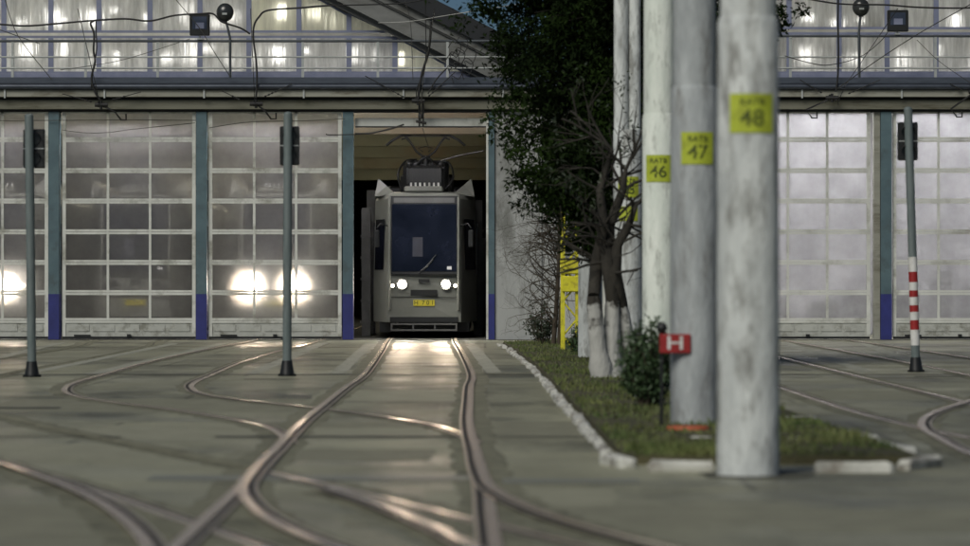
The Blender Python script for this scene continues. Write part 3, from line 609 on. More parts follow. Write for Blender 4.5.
# ------------------------------------------------------------------ trams
def make_tram():
    t = thing('tram', (0, 0, 0), 'pale tram with lit headlights standing in the open doorway', 'tram', 'trams standing in the depot bays')
    zb, zr = .42, 3.0; Lt = 14.0
    def sec(y, hw, hwr, z0, z1, rad):                  # half section outline
        return [(-hw, z0), (-hw, z0 + .9), (-hw * .995, 1.5), (-hwr, z1 - rad), (-hwr + rad * .35, z1 - rad * .3), (-hwr + rad, z1), (hwr - rad, z1), (hwr - rad * .35, z1 - rad * .3), (hwr, z1 - rad), (hw * .995, 1.5), (hw, z0 + .9), (hw, z0)]
    rings = [(.10, .74, .70, .36, 2.86, .12), (0.0, .80, .77, .36, 3.08, .12), (.06, .825, .80, .36, 3.16, .12), (1.5, 1.14, 1.10, .36, 3.22, .2), (Lt, 1.14, 1.10, .36, 3.22, .2)]
    vs = []; N = 12
    rings = rings[1:]
    for r in rings:
        for i, (x, z) in enumerate(sec(*r)):
            lean = 0
            if r[0] < .07: lean = max(0, (z - 1.35)) * .12   # raked screen
            vs.append((x, r[0] + lean, z))
    fs = [tuple(range(N))]
    for k in range(len(rings) - 1):
        for i in range(N): j = (i + 1) % N; fs.append((k * N + i, (k + 1) * N + i, (k + 1) * N + j, k * N + j))
    fs.append(tuple(range(len(rings) * N - 1, (len(rings) - 1) * N - 1, -1)))
    m = MB(); m.add(vs, fs); m.build('body', M['tram_body'], t)
    def y_at(z): return max(0, z - 1.35) * .12
    # windscreen with surround
    def front(x0, x1, z0, z1, o, th=.02):
        q = MB(); q.add([(x0, y_at(z0) - o, z0), (x1, y_at(z0) - o, z0), (x1, y_at(z1) - o, z1), (x0, y_at(z1) - o, z1),
                         (x0, y_at(z0) - o + th, z0), (x1, y_at(z0) - o + th, z0), (x1, y_at(z1) - o + th, z1), (x0, y_at(z1) - o + th, z1)],
                        [(0, 1, 2, 3), (4, 7, 6, 5), (0, 4, 5, 1), (1, 5, 6, 2), (2, 6, 7, 3), (3, 7, 4, 0)]); return q
    sur = front(-.745, .745, 1.40, 3.1, .022).build('screen_surround', M['tram_dark'], t)
    front(-.7, .7, 1.46, 2.92, .032).build('windscreen', M['glass_blue'], t)
    front(-.66, .66, 2.95, 3.06, .032).build('destination_box', M['tram_grey'], t)
    for x in (-1, 1): 
        q = MB(); q.tube([(x * .745, y_at(.9) - .02, .62), (x * .75, y_at(1.4) - .03, 1.4), (x * .75, y_at(3.08) - .03, 3.08)], .03, 6); q.build('corner_trim', M['tram_body'], t)
    front(-.25, -.03, 1.78, 2.2, .036, .003).build('cab_notice', M['seat'], t)
    front(.5, .6, 1.5, 1.57, .036, .003).build('sticker', M['white'], t)
    q = MB(); q.tube([(-.12, -.04, 1.42), (.1, y_at(1.65) - .05, 1.62), (.26, y_at(1.8) - .05, 1.82)], .012, 6); q.tube([(-.02, y_at(1.6) - .055, 1.48), (.2, y_at(1.8) - .055, 1.72)], .018, 6); q.build('wiper', M['tram_dark'], t)
    front(-.29, .29, .93, 1.06, .012).build('grille', M['tram_dark'], t)
    for k, zz in enumerate((.895, 1.375)):
        front(-.76, .76, zz, zz + .012, .01).build('panel_line', M['tram_dark'], t)
    q = front(-.12, .12, 1.22, 1.29, .012); q.build('badge', M['tram_dark'], t)
    np_ = front(-.23, .23, .71, .84, .014); npo = np_.build('number_plate', M['num'], t)
    tv, tf = text_mesh('H  7 0 1', .13); q = MB(); q.add([(x, -.0165, .775 + z) for x, z, _ in tv], tf); q.build('lettering', M['ink'], npo)
    for x in (-1, 1):
        h = MB(); h.tube([(x * .475, -.035, 1.18), (x * .475, .02, 1.18)], .125, 16); ho = h.build('headlight', M['tram_grey'], t)
        h = MB(); h.tube([(x * .475, -.042, 1.18), (x * .475, -.036, 1.18)], .085, 16); h.build('lens', M['headlamp'], ho)
        if True:
            ld = bpy.data.lights.new('headlight_beam', 'SPOT'); ld.energy = 560; ld.spot_size = R(24); ld.spot_blend = 1; ld.shadow_soft_size = .07; ld.color = (1, .78, .56)
            lo_ = bpy.data.objects.new('headlight_beam', ld); col.objects.link(lo_); lo_.parent = t; lo_.location = (x * .475, -.13, 1.18); lo_.rotation_euler = (R(90 - 2.5), 0, R(180))
            lo_.rotation_euler = Vector((0, 1, .04)).to_track_quat('Z', 'Y').to_euler()
        h = MB(); h.tube([(x * .68, -.03, 1.15), (x * .68, .02, 1.15)], .055, 12); ho = h.build('side_lamp', M['tram_grey'], t)
        h = MB(); h.tube([(x * .68, -.036, 1.15), (x * .68, -.031, 1.15)], .038, 12); h.build('lens', M['headlamp_small'], ho)
        # mirror with arm
        h = MB(); h.tube([(x * .8, .15, 2.45), (x * .95, -.02, 2.5), (x * 1.02, -.03, 2.4)], .013, 6); mo = h.build('mirror_arm', M['tram_dark'], t)
        h = MB(); h.bbox(x * 1.02 - .055, x * 1.02 + .055, -.06, -.0, 1.98, 2.36, .02); h.build('mirror', M['tram_dark'], mo)
        # side glazing on the tapered nose and along the body
        h = MB(); a, c = .35, 1.35
        f = lambda y: x * (.83 + (1.143 - .83) * (y - .06) / 1.44 + .004)
        h.add([(f(a), a, 1.5), (f(c), c, 1.5), (f(c) - x * .03, c, 2.6), (f(a) - x * .03, a, 2.6)], [(0, 1, 2, 3)]); h.build('side_window', M['glass_blue'], t)
        for k in range(6):
            h = MB(); h.box(*sorted((x * 1.125, x * 1.148)), 2 + k * 2, 3.6 + k * 2, 1.5, 2.55); h.build('side_window', M['glass_blue'], t)
        # roof side fairing
        h = MB(); h.add([(x * .62, .6, 3.15), (x * 1.1, .9, 3.1), (x * 1.02, 1.0, 3.5), (x * .84, .9, 3.34), (x * .62, 4, 3.15), (x * 1.1, 4, 3.1), (x * 1.02, 4, 3.5), (x * .84, 4, 3.34)],
                        [(0, 1, 2, 3), (4, 7, 6, 5), (0, 4, 5, 1), (1, 5, 6, 2), (2, 6, 7, 3), (3, 7, 4, 0)]); h.build('roof_fairing', M['tram_body'], t)
    # skirt & bumper frame
    q = MB(); q.box(-.74, .74, -.03, .08, .36, .47); q.build('skirt', M['tram_dark'], t)
    q = MB()
    for z in (.17, .3): q.box(-.72, .72, -.12, -.08, z, z + .035)
    for x in (-.72, -.25, .22, .685): q.box(x, x + .035, -.118, -.082, .206, .299)
    for x in (-.6, .56): q.box(x, x + .04, -.08, .2, .3, .34)
    q.build('bumper_frame', M['tram_grey'], t)
    q = MB(); q.box(-.98, .98, .6, Lt - .3, .14, .36); q.build('underframe', M['tram_dark'], t)
    for y in (2.2, 3.9, 9.8, 11.5):
        for x in (-.72, .72): q = MB(); q.tube([(x - .05, y, .33), (x + .05, y, .33)], .32, 16); q.build('wheel', M['tram_dark'], t)
    # roof equipment
    for bx in ((-.42, .42, 1.3, 2.0, 3.2, 3.8, .07), (-.53, .5, 3.1, 4.4, 3.2, 3.98, .09), (-.62, .6, 4.5, 5.0, 3.2, 3.7, .05), (-.95, .95, 5.2, 8, 3.2, 3.45, .05)):
        q = MB(); q.bbox(*bx)
        if bx[2] == 1.3:
            for k in range(9): q.box(-.4 + k * .09, -.36 + k * .09, 1.28, 1.31, 3.4 + .06 * (k % 2), 3.74)
        q.build('roof_equipment', M['tram_dark'], t)
    for pth in (((-.5, 1.6, 3.2), (-.6, 1.5, 3.6), (-.45, 1.8, 3.9), (-.2, 2.0, 3.95)), ((.45, 1.6, 3.3), (.62, 1.7, 3.55), (.5, 2.2, 3.9), (.1, 2.1, 3.85)), ((-.2, 1.4, 3.8), (0, 1.3, 3.98), (.25, 1.5, 3.84))):
        q = MB(); q.tube(catmull(pth, 5), .025, 6); q.build('roof_cable', M['tram_dark'], t)
    q = MB(); q.bbox(-.45, .4, .8, 1.05, 3.2, 3.33, .03); q.build('roof_vent', M['tram_body'], t)
    for k in range(7): q = MB(); q.tube([(-.3 + k * .1, .95, 3.33), (-.3 + k * .1, .95, 3.41)], .022, 8); q.build('insulator', M['white_frame'], t)
    for x in (-.35, -.2, .18, .34): q = MB(); q.ball((x, 1.6, 3.84), .09, 10, 6); q.build('roof_fitting', M['tram_dark'], t)
    # pantograph
    q = MB(); yp = 2.2
    q.tube([(0, yp, 3.65), (0, yp, 4.05)], .045, 8)
    q.tube([(-.09, yp, 3.99), (.1, yp, 3.99)], .05, 8)
    for x in (-1, 1):
        q.tube([(x * .04, yp, 4.01), (x * .2, yp, 4.13), (x * .34, yp, 4.35), (x * .46, yp, 4.48)], .024, 6)
        q.tube([(x * .06, yp, 4.13), (x * .17, yp, 4.21), (0, yp, 4.25)], .012, 6)
        q.tube([(x * .54, yp, 4.41), (x * .42, yp, 4.45), (x * .36, yp, 4.39)], .02, 6)
    q.build('pantograph_arm', M['tram_dark'], t)
    q = MB(); q.tube([(-.88, yp, 4.27), (-.74, yp, 4.39), (-.55, yp, 4.49), (-.3, yp, 4.53), (.3, yp, 4.53), (.55, yp, 4.49), (.74, yp, 4.39), (.88, yp, 4.27)], .03, 8)
    q.tube([(-.46, yp + .02, 4.48), (.46, yp + .02, 4.48)], .014, 6); q.build('pantograph_head', M['tram_dark'], t)
    return t
tram = make_tram(); tram.location = (px(424, 79), 79.0, 0)
tram.name = 'tram'
for x, yy, lb, lit in ((276, 79.4, 'tram behind the closed glazed door left of the open one, headlights glowing through the panes', 1),
                       (-7, 79.2, 'tram behind the glazed door at the left edge, one headlight glowing through the panes', 1),
                       (130, 80.5, 'dark unlit tram behind the closed glazed door between two lit ones', 0)):
    c = copy_tree(tram); c.location = (px(x, 79.3), yy, 0); c['label'] = lb
    if not lit:
        for ch in list(c.children_recursive):
            if ch.type == 'LIGHT': bpy.data.objects.remove(ch); continue
            if ch.name.startswith('lens'):
                ch.material_slots[0].link = 'OBJECT'; ch.material_slots[0].material = M['lens_off']

# ------------------------------------------------------------------ signal posts in the yard
def signal(xb, yb, xt, yt, hx0, hx1, hy0, hy1, label, striped=False):
    X, d = gp(xb, yb); s = FPX / d
    t = thing('signal_post', (X, d, 0), label, 'signal post', 'two-lamp signals on grey posts in the yard')
    zt = CH + (HZ - yt) / s; Xt = (xt - CX) / s; r = .057
    def ax(z): return X + (Xt - X) * z / zt
    m = MB(); m.tube([(ax(.0), d, 0.0), (ax(.03), d, .03)], .115, 4); m.tube([(ax(.03), d, .03), (ax(.1), d, .1), (ax(.2), d, .2)], [.095, .082, .066], 12); m.build('base', M['black'], t)
    m = MB(); zs = 1.55 if striped else .2
    m.tube([(ax(zs), d, zs), (ax(zt - .03), d, zt - .03)], r, 16); m.ball((ax(zt - .03), d, zt - .03), r, 14, 8, (1, 1, .6)); m.build('pole', M['pole_grey'], t)
    if striped:
        m = MB(); m.tube([(ax(.2), d, .2), (ax(.36), d, .36)], r + .002, 16); m.build('stripe', M['pole_grey'], t)
        z = .36; ph = [.21, .13, .11, .09, .11, .09, .11, .14, .2]
        for k, h in enumerate(ph):
            h = h * (1.55 - z if False else 1.19) / sum(ph)
            m = MB(); m.tube([(ax(z), d, z), (ax(z + h), d, z + h)], r + .004, 16); m.build('stripe', M['red' if k % 2 else 'white'], t); z += h
    hz0, hz1 = CH + (HZ - hy1) / s, CH + (HZ - hy0) / s; a, c = (hx0 - CX) / s, (hx1 - CX) / s
    m = MB(); m.bbox(a, c, d + .06, d + .2, hz0, hz1, .012); hd = m.build('signal_head', M['black'], t)
    mid = (hz0 + hz1) / 2; cx_ = (a + c) / 2
    for zz in ((hz0 + mid) / 2, (mid + hz1) / 2):
        m = MB(); R_ = (hz1 - hz0) * .19; vs = []; 
        for k in range(9):
            an = math.pi * k / 8; vs += [(cx_ + R_ * math.cos(an), d + .062, zz + R_ * math.sin(an)), (cx_ + R_ * math.cos(an), d - .03, zz - .02 + R_ * math.sin(an))]
        m.add(vs, [(2 * k, 2 * k + 1, 2 * k + 3, 2 * k + 2) for k in range(8)]); m.build('visor', M['black'], hd)
        m = MB(); m.tube([(cx_, d + .045, zz), (cx_, d + .0595, zz)], R_ * .9, 14); m.build('lens', M['lens_off'], hd)
    m = MB(); m.box(a + .003, c - .003, d + .055, d + .0598, mid - .006, mid + .006); m.build('seam', M['railm'], hd)
signal(32, 377, 29, 114, 22.5, 43.5, 129, 168, 'grey signal post standing alone at the far left of the yard')
signal(287, 376, 288, 112, 279.5, 299, 126, 165, 'grey signal post in front of the closed door left of the tram')
signal(916, 372, 908, 107, 899, 918.5, 122, 160, 'leaning grey signal post with red and white bands on the right', True)

# ------------------------------------------------------------------ concrete tram poles
def curved_patch(mb, X, d, r, xc, z0, z1, half, off, k=8):
    """patch hugging a pole; xc = centre offset from axis (arc), facing the camera side"""
    vs = []
    for i in range(k + 1):
        u = (xc - half + 2 * half * i / k) / r
        for z in (z0, z1): vs.append((X + (r + off) * math.sin(u), d - (r + off) * math.cos(u), z))
    mb.add(vs, [(2 * i, 2 * i + 2, 2 * i + 3, 2 * i + 1) for i in range(k)], True)
def big_pole(xc, yb, r, r_up, z_sleeve, mname, num, py, ph, pxc, label, twin=False, extra=None, xt=None):
    X, d = gp(xc, yb); s = FPX / d
    t = thing('concrete_pole', (X, d, 0), label, 'pole', 'row of numbered concrete poles on the grass island')
    n = 24
    m = MB(); m.tube([(X, d, -.05), (X, d, z_sleeve * .5), (X, d, z_sleeve - .015), (X, d, z_sleeve)], [r * 1.01, r, r * .985, r * .96], n); m.build('sleeve', M[mname], t)
    m = MB()
    if twin:
        m.tube([(X - r_up * .5 + .005, d, z_sleeve), (X - r_up * .48, d, 9)], r_up * .54, 16); m.tube([(X + r_up * .53, d + .03, z_sleeve), (X + r_up * .53, d + .03, 9)], r_up * .46, 16)
    else: m.tube([(X, d, z_sleeve), (X, d, 5), (X, d, 9)], [r_up, r_up * .98, r_up * .9], n)
    m.build('shaft', M[mname], t)
    if not twin:
        m = MB(); m.tube([(X, d, z_sleeve - .002), (X, d, z_sleeve + .03)], [r * .97, r_up * 1.02], n); m.build('collar', M[mname], t)
    z1 = CH + (HZ - py) / s; z0 = z1 - ph / s; half = (num[1] / 2) / s; xo = r * math.asin(max(-1, min(1, ((pxc - xc) / s) / r)))
    m = MB(); curved_patch(m, X, d, r, xo, z0, z1, half, .004); pl = m.build('number_plate', M['yellow'], t)
    H = z1 - z0
    for txt, fz, sz in (('RATB', .78, .25), (num[0], .36, .6)):
        tv, tf = text_mesh(txt, H * sz); vs = []
        for x, z, _ in tv:
            u = (xo + x * 1.05) / r; vs.append((X + (r + .007) * math.sin(u), d - (r + .007) * math.cos(u), z0 + H * fz + z))
        m = MB(); m.add(vs, tf); m.build('lettering', M['ink'], pl)
    if extra:
        m = MB(); zc = CH + (HZ - extra) / s; curved_patch(m, X, d, r, xo, zc - .16, zc + .03, half * .9, .004); m.build('paint_patch', M['yellow'], t)
    return t
big_pole(748, 475, .193, .172, pz(22, 22.58), 'conc_a', ('48', 46), 95, 39, 750, 'nearest and thickest concrete pole with the yellow 48 plate')
big_pole(694.5, 431, .193, .172, CH + (HZ - 90) / 124, 'conc_b', ('47', 34), 133, 32, 696.5, 'dull grey concrete pole with the yellow 47 plate, second nearest')
big_pole(659.5, 396, .183, .168, CH + (HZ - 117) / 94.5, 'conc_c', ('46', 27), 155.5, 27, 657.5, 'whitest concrete pole with the yellow 46 plate, between the 47 pole and the twin pole')
big_pole(627.5, 375.5, .187, .175, CH + (HZ - 130) / 77.2, 'conc_a', ('45', 22), 177, 21, 628, 'twin tube pole rising from a sleeve beside the dark conifer', twin=True, extra=209)
X5, d5 = gp(590, 361); t = thing('concrete_pole', (X5, d5, 0), 'plain white pole farthest away, between the yellow lattice post and the limewashed trunks', 'pole', 'row of numbered concrete poles on the grass island')
m = MB(); m.tube([(X5, d5, 0), (X5, d5, 7)], [.185, .165], 20); m.build('shaft', M['conc_a'], t)

# ------------------------------------------------------------------ hydrant sign
d = 29.15; X = px(675, d)
t = thing('hydrant_sign', (X, d, 0), 'small red square sign with a white letter H on a thin post between two poles', 'sign')
zc = pz(343.5, d); hw = 15.5 / FPX * d; hh = 9.5 / FPX * d
m = MB(); m.bbox(X - hw, X + hw, d - .02, d, zc - hh, zc + hh, .004); sp = m.build('sign_plate', M['red'], t)
tv, tf = text_mesh('H', hh * 2.0); m = MB(); m.add([(X + x * 1.35, d - .023, zc + z) for x, z, _ in tv], tf); m.build('lettering', M['white'], sp)
m = MB(); m.tube([(X - hw * .85, d + .02, 0), (X - hw * .85, d + .02, zc + hh + .02)], .014, 8); m.ball((X - hw * .85, d + .0, zc + hh + .05), .045, 10, 7); m.build('post', M['black'], t)

# ------------------------------------------------------------------ yellow lattice post
X, d = gp(570, 353); s = FPX / d
t = thing('lattice_post', (X, d, 0), 'bright yellow steel lattice post with a box, standing in the shrubs by the depot wall', 'post')
zt = pz(198, d); hw = .125
m = MB()
for sx in (-1, 1):
    for sy in (-1, 1): m.box(X + sx * hw - .035, X + sx * hw + .035, d + sy * hw - .035, d + sy * hw + .035, 0, zt)
m.build('upright', M['yel_steel'], t)
m = MB(); nseg = 9
for k in range(nseg):
    z0, z1 = zt * k / nseg, zt * (k + 1) / nseg; q = 1 if k % 2 else -1
    for sy in (-1, 1): m.tube([(X - q * hw, d + sy * hw, z0), (X + q * hw, d + sy * hw, z1)], .016, 5)
m.build('bracing', M['yel_steel'], t)
m = MB(); m.bbox(X - .17, X + .17, d - .2, d + .1, pz(274, d), pz(259, d), .015); m.bbox(X - .14, X + .16, d - .22, d + .1, pz(292, d), pz(276, d), .015); m.build('box', M['yel_steel'], t)

# ------------------------------------------------------------------ trees and shrubs
def leafquad(mb, c, s, droop=0):
    a = Vector((rnd.gauss(0, 1), rnd.gauss(0, 1), rnd.gauss(0, 1) - droop)); a.normalize()
    b_ = Vector((rnd.gauss(0, 1), rnd.gauss(0, 1), rnd.gauss(0, 1))).cross(a)
    if b_.length < 1e-3: return
    b_.normalize(); a *= s; b_ *= s * .45; c = Vector(c)
    mb.add([c - a * .5, c + b_ * .5, c + a * .7, c - b_ * .5], [(0, 1, 2, 3)])
def grow(mb, p, dirv, L, r, depth, tips, bend=.25, split=(2, 3), shrink=.72, upw=.0, n=5):
    pts = [Vector(p)]; rs = [r]; dv = Vector(dirv).normalized()
    for i in range(n):
        dv = (dv + Vector((rnd.gauss(0, bend), rnd.gauss(0, bend), rnd.gauss(0, bend) + upw))).normalized()
        pts.append(pts[-1] + dv * L / n); rs.append(r * (1 - .42 * (i + 1) / n))
    mb.tube(pts, rs, 6 if r > .02 else 4, cap=False)
    if depth == 0: tips.append(pts[-1]); tips.append(pts[len(pts) // 2]); return
    for k in range(rnd.randint(*split)):
        i = rnd.randint(max(1, n - 3), n); nd = (dv + Vector((rnd.gauss(0, .6), rnd.gauss(0, .6), rnd.gauss(0, .5)))).normalized()
        grow(mb, pts[i], nd, L * shrink * rnd.uniform(.75, 1.15), rs[i] * .68, depth - 1, tips, bend, split, shrink, upw, n)

# the big dark conifer
X, d = 2.14, 52.0
t = thing('conifer_tree', (X, d, 0), 'big dark evergreen with dense drooping sprays hiding part of the depot behind the poles', 'tree')
tr = MB(); tr.tube([(X, d, -.05), (X + .03, d, 2), (X - .05, d, 5), (X, d, 10.5)], [.22, .19, .14, .03], 12)
lv = MB(); hwz = [(1.5, .45), (2.1, .9), (2.35, 1.4), (2.75, 1.7), (3.7, 1.9), (4.4, 2.05), (5.0, 2.4), (6.5, 2.6), (8, 2.1), (10.5, .3)]
def halfw(z):
    for (a, wa), (b2, wb) in zip(hwz, hwz[1:]):
        if a <= z <= b2: return wa + (wb - wa) * (z - a) / (b2 - a)
    return .3
for k in range(800):
    z = 1.6 + 4.9 * rnd.random() ** 1.3 if k < 690 else rnd.uniform(6.5, 10); an = rnd.uniform(0, 6.283); Rm = halfw(z) * (rnd.uniform(.85, 1.06) if k % 3 else rnd.uniform(.45, .9))
    if math.sin(an) > .6 and rnd.random() < .5: an = -an
    if math.cos(an) > 0: Rm *= .97 if z > 4.7 else .75
    tip = Vector((X + Rm * math.cos(an), d + Rm * math.sin(an), z)); root = Vector((X, d, z - .1 + Rm * .12))
    if k % 3 == 0: tr.tube([root, root.lerp(tip, .5) + Vector((0, 0, .1)), tip], [.03, .02, .006], 5, cap=False)
    nsp = rnd.randint(5, 8)
    for q in range(nsp):
        f = .3 + .7 * (q + 1) / nsp; c = root.lerp(tip, f) + Vector((rnd.gauss(0, .14), rnd.gauss(0, .14), rnd.gauss(0, .1) + .1 * math.sin(f * 3)))
        sr = rnd.uniform(.13, .27)
        for _ in range(54):
            o = Vector((rnd.gauss(0, .5), rnd.gauss(0, .5), rnd.gauss(0, .42))) * sr
            leafquad(lv, c + o, rnd.uniform(.05, .1), .5)
tr.build('trunk', M['bark'], t); lv.build('crown', M['fir'], t)

# limewashed twin-trunk tree in front
X, d = gp(608, 382)
t = thing('bare_tree', (X, d, 0), 'bare tree with limewashed lower trunks and dark crooked branches in front of the white poles', 'tree')
wt = MB(); dk = MB(); tips = []
for pts_w, rw, up_dir in (([(603, 384), (598, 350), (595, 318), (593, 296)], [.17, .11, .09, .08], [(597, 262), (604, 226), (600, 190), (612, 150)]),
                          ([(612, 383), (611, 350), (612, 320), (613, 300)], [.16, .12, .1, .09], [(607, 262), (610, 225), (623, 190), (626, 170)]),
                          ([(626, 384), (628, 352), (625, 328), (622, 306)], [.15, .11, .09, .08], [(614, 272), (617, 245), (628, 225), (636, 205)])):
    P = [(px(x, d), d + .1 * (x - 610) / 10, max(-.03, pz(y, d))) for x, y in pts_w]
    P = [tuple(v) for v in catmull(P, 5)]; rw2 = []
    for q_ in range(len(P)):
        f_ = q_ / (len(P) - 1) * 3; i_ = min(2, int(f_)); rw2.append((rw[i_] + (rw[i_ + 1] - rw[i_]) * (f_ - i_)) * rnd.uniform(.9, 1.1))
    rw = rw2; wt.tube(P, rw, 12)
    Q = [P[-1]] + [(px(x, d), d + rnd.uniform(-.15, .15), pz(y, d)) for x, y in up_dir]
    dk.tube(Q, [rw[-1], .085, .065, .05, .025], 9)
    for q in Q[1:]:
        for _ in range(3): grow(dk, q, (rnd.uniform(-1, .8), rnd.uniform(-.6, .3), rnd.uniform(-.1, 1)), rnd.uniform(.4, .8), .02, 2, tips, .11, (1, 3))
wt.build('trunk', M['trunk_lw'], t); dk.build('branches', M['bark'], t)
lv = MB()
for q in tips:
    if q.z > 2.0 and rnd.random() < .55:
        for _ in range(6): leafquad(lv, q + Vector((rnd.gauss(0, .07), rnd.gauss(0, .07), rnd.gauss(0, .07))), rnd.uniform(.04, .07))
lv.build('leaves', M['leaf_dark'], t)

# bare arching shrub by the wall
X, d = gp(553, 348)
t = thing('bare_shrub', (X, d, 0), 'tangled leafless shrub arching against the white wall right of the open doorway', 'shrub')
tw = MB(); tips = []
tw.tube([(X, d, 0), (X + .05, d, .6), (X + .1, d - .05, 1.5), (X + .12, d, 2.9)], [.05, .045, .035, .015], 7)
tw.tube([(X + .1, d, 0), (X + .15, d, .9), (X + .3, d, 1.6)], [.04, .035, .02], 7)
for k in range(66):
    z = rnd.uniform(.3, 2.9); a = rnd.uniform(-1.5, .35)
    grow(tw, (X + .07 * z + rnd.uniform(-.03, .03), d + rnd.uniform(-.1, .1), z), (a, rnd.uniform(-.5, .5), rnd.uniform(-.1, .9)), rnd.uniform(.45, .8), .012, 3, tips, .24, (2, 3), .72, .0, 5)
tw.build('branches', M['twig'], t)
def bush(x, y, wpx, hpx, nst, nl, ls, label, m='leaf', off=0):
    X, d = gp(x, y); s = FPX / d; W, H = wpx / s / 2, hpx / s
    t = thing('leafy_bush', (X, d, 0), label, 'bush')
    tw = MB(); lv = MB()
    for k in range(nst):
        a = rnd.uniform(0, 6.283); rr = W * rnd.random() ** .5; hz_ = H * rnd.uniform(.45, 1) * (1 - .35 * (rr / W) ** 2)
        tip = Vector((X + rr * math.cos(a), d + rr * math.sin(a), hz_)); root = Vector((X + rnd.uniform(-.08, .08), d + rnd.uniform(-.08, .08), .0))
        mid = root.lerp(tip, .5) + Vector((rnd.gauss(0, .05), rnd.gauss(0, .05), .05)); tw.tube([root, mid, tip], [.012, .009, .004], 5, cap=False)
        for _ in range(nl):
            f = rnd.uniform(.25, 1.05); c = (root.lerp(mid, f * 2) if f < .5 else mid.lerp(tip, f * 2 - 1)) + Vector((rnd.gauss(0, .05), rnd.gauss(0, .05), rnd.gauss(0, .04)))
            if c.z > .02: leafquad(lv, c, rnd.uniform(.6, 1.2) * ls)
    tw.build('stems', M['twig'], t); lv.build('foliage', M[m], t)
bush(648, 412, 58, 96, 80, 70, .055, 'round leafy bush left of the red H sign')
bush(583, 358, 26, 40, 30, 40, .07, 'small light green bush at the foot of the yellow lattice post', 'leaf')
bush(543, 346, 36, 54, 26, 36, .07, 'low dark bush with sparse leaves against the white wall', 'leaf_dark')

# ------------------------------------------------------------------ lamps on the terrace
def flood(x0, x1, y0, y1, dd, label):
    X, W = px((x0 + x1) / 2, dd), (x1 - x0) / FPX * dd; z0, z1 = pz(y1, dd), pz(y0, dd)
    t = thing('floodlight', (X, dd, z0), label, 'floodlight', 'black floodlights on the terrace')
    m = MB(); m.bbox(X - W / 2, X + W / 2, dd - .12, dd, z0, z1, .015); h = m.build('housing', M['black'], t)
    m = MB(); m.box(X - W * .36, X + W * .36, dd - .126, dd - .121, z0 + (z1 - z0) * .3, z1 - (z1 - z0) * .12); m.build('glass', M['lens_mirror'], h)
    m = MB(); m.box(X - W * .2, X + W * .22, dd - .135, dd - .127, z0 + (z1 - z0) * .32, z0 + (z1 - z0) * .6); m.build('reflector', M['bluegrey'], h)
    zr = Z(41.5 if x0 < 500 else 36.5)
    m = MB(); m.tube([(X, dd - .02, z0 + .03), (X, dd - .02, zr + .025)], .02, 8); m.box(X - .05, X + .05, dd - .07, dd + .05, zr + .03, zr + .06); m.build('bracket', M['railm'], t)
flood(190, 210, 14.5, 36, D - .1, 'black floodlight on the railing left of the globe lamp above the second closed door')
flood(887, 908, 10.5, 32, D - .1, 'black floodlight on the railing right of the globe lamp at the upper right')
def globe(x, y, r, xb, label):
    dd = D - .16; s = FPX / dd; X = px(x, dd); z = pz(y, dd); Xb = px(xb, dd)
    t = thing('globe_lamp', (Xb, dd, Z(80)), label, 'lamp', 'globe lamps on the terrace')
    m = MB(); m.ball((X, dd, z), r / s, 20, 14, (1, .8, 1.05)); g_ = m.build('globe', M['globe'], t)
    m = MB(); m.box(X - .05, X + .05, dd - r / s * .84, dd - r / s * .74, z - .06, z - .02); m.build('latch', M['railm'], g_)
    m = MB(); m.tube([(X, dd, z - r / s * .9), (X + (Xb - X) * .5, dd, z - r / s - .12), (Xb, dd, z - r / s - .35), (Xb, dd, Z(81))], .026, 8); m.build('stem', M['raild'], t)
    m = MB(); m.tube([(X, dd, z - r / s * 1.12), (X, dd, z - r / s * .85)], .05, 10); m.build('collar', M['black'], t)
globe(225, 12.5, 8.8, 230, 'dark globe lamp on a bent stem above the second closed door')
globe(861, 7.5, 8.6, 859, 'dark globe lamp on a straight stem at the upper right terrace')

# ------------------------------------------------------------------ overhead wires and cables
def cable(pts, r, label, m='rubber', dd=D - .45, name='overhead_cable', cat='cable'):
    P = catmull([(px(x, dd), dd + (z[0] if z else 0), pz(y, dd)) for x, y, *z in pts], 6)
    q = MB(); q.tube(P, r, 6); return tag(q.build(name, M[m]), label, cat, 'cables and wires along the depot front')
cable([(-60, 20), (0, 24.5), (28, 26), (60, 23.5), (95, 20.5), (125, 19), (150, 21), (175, 15.5), (200, 14), (213, 14), (222, 22), (240, 28), (250, 34)], .02, 'black cable sagging across the upper left windows to the globe lamp')
cable([(94, 21), (90.5, 24), (94, 34), (93.5, 50), (95, 62), (91.5, 78), (95, 92), (100, 100)], .022, 'black cable hanging down over the railing at the upper left')
cable([(96, 21.5), (96, 30), (96.5, 50), (93, 70), (91, 88)], .014, 'thinner black cable hanging beside the thick one at the upper left')
cable([(330, 5.5), (400, 3.5), (440, -4)], .014, 'black cable rising from the cream windows towards the roof')
cable([(330, 5.5), (300, 8), (268, 10.5), (259, 17), (254, 26), (253.5, 40), (256, 60), (257, 80), (256, 98)], .02, 'black cable looping down in front of the cream window above the closed door')
cable([(425.5, -5), (425.5, 20), (426, 50), (424, 72), (417, 88), (416.5, 100)], .01, 'thin vertical wire above the open doorway')
cable([(431, 22), (430, 40), (427.5, 56), (423, 70), (420, 84), (418, 100)], .026, 'thick black cable sweeping down to the insulator above the open doorway')
cable([(838.5, -5), (838, 20), (838.5, 50), (838, 75), (836, 92)], .02, 'black cable hanging straight down at the upper right')
cable([(802, -2), (840, 4), (885, 5), (920, 7.5), (970, 8), (1030, 4)], .018, 'black cable sagging across the upper right windows')
cable([(785, 56), (810, 63), (830, 65), (860, 57), (880, 42), (888, 32)], .009, 'thin wire drooping below the right floodlight')
cable([(176, 0), (200, 29), (216, 55), (231, 78)], .009, 'thin diagonal wire passing behind the left floodlight', 'wire')
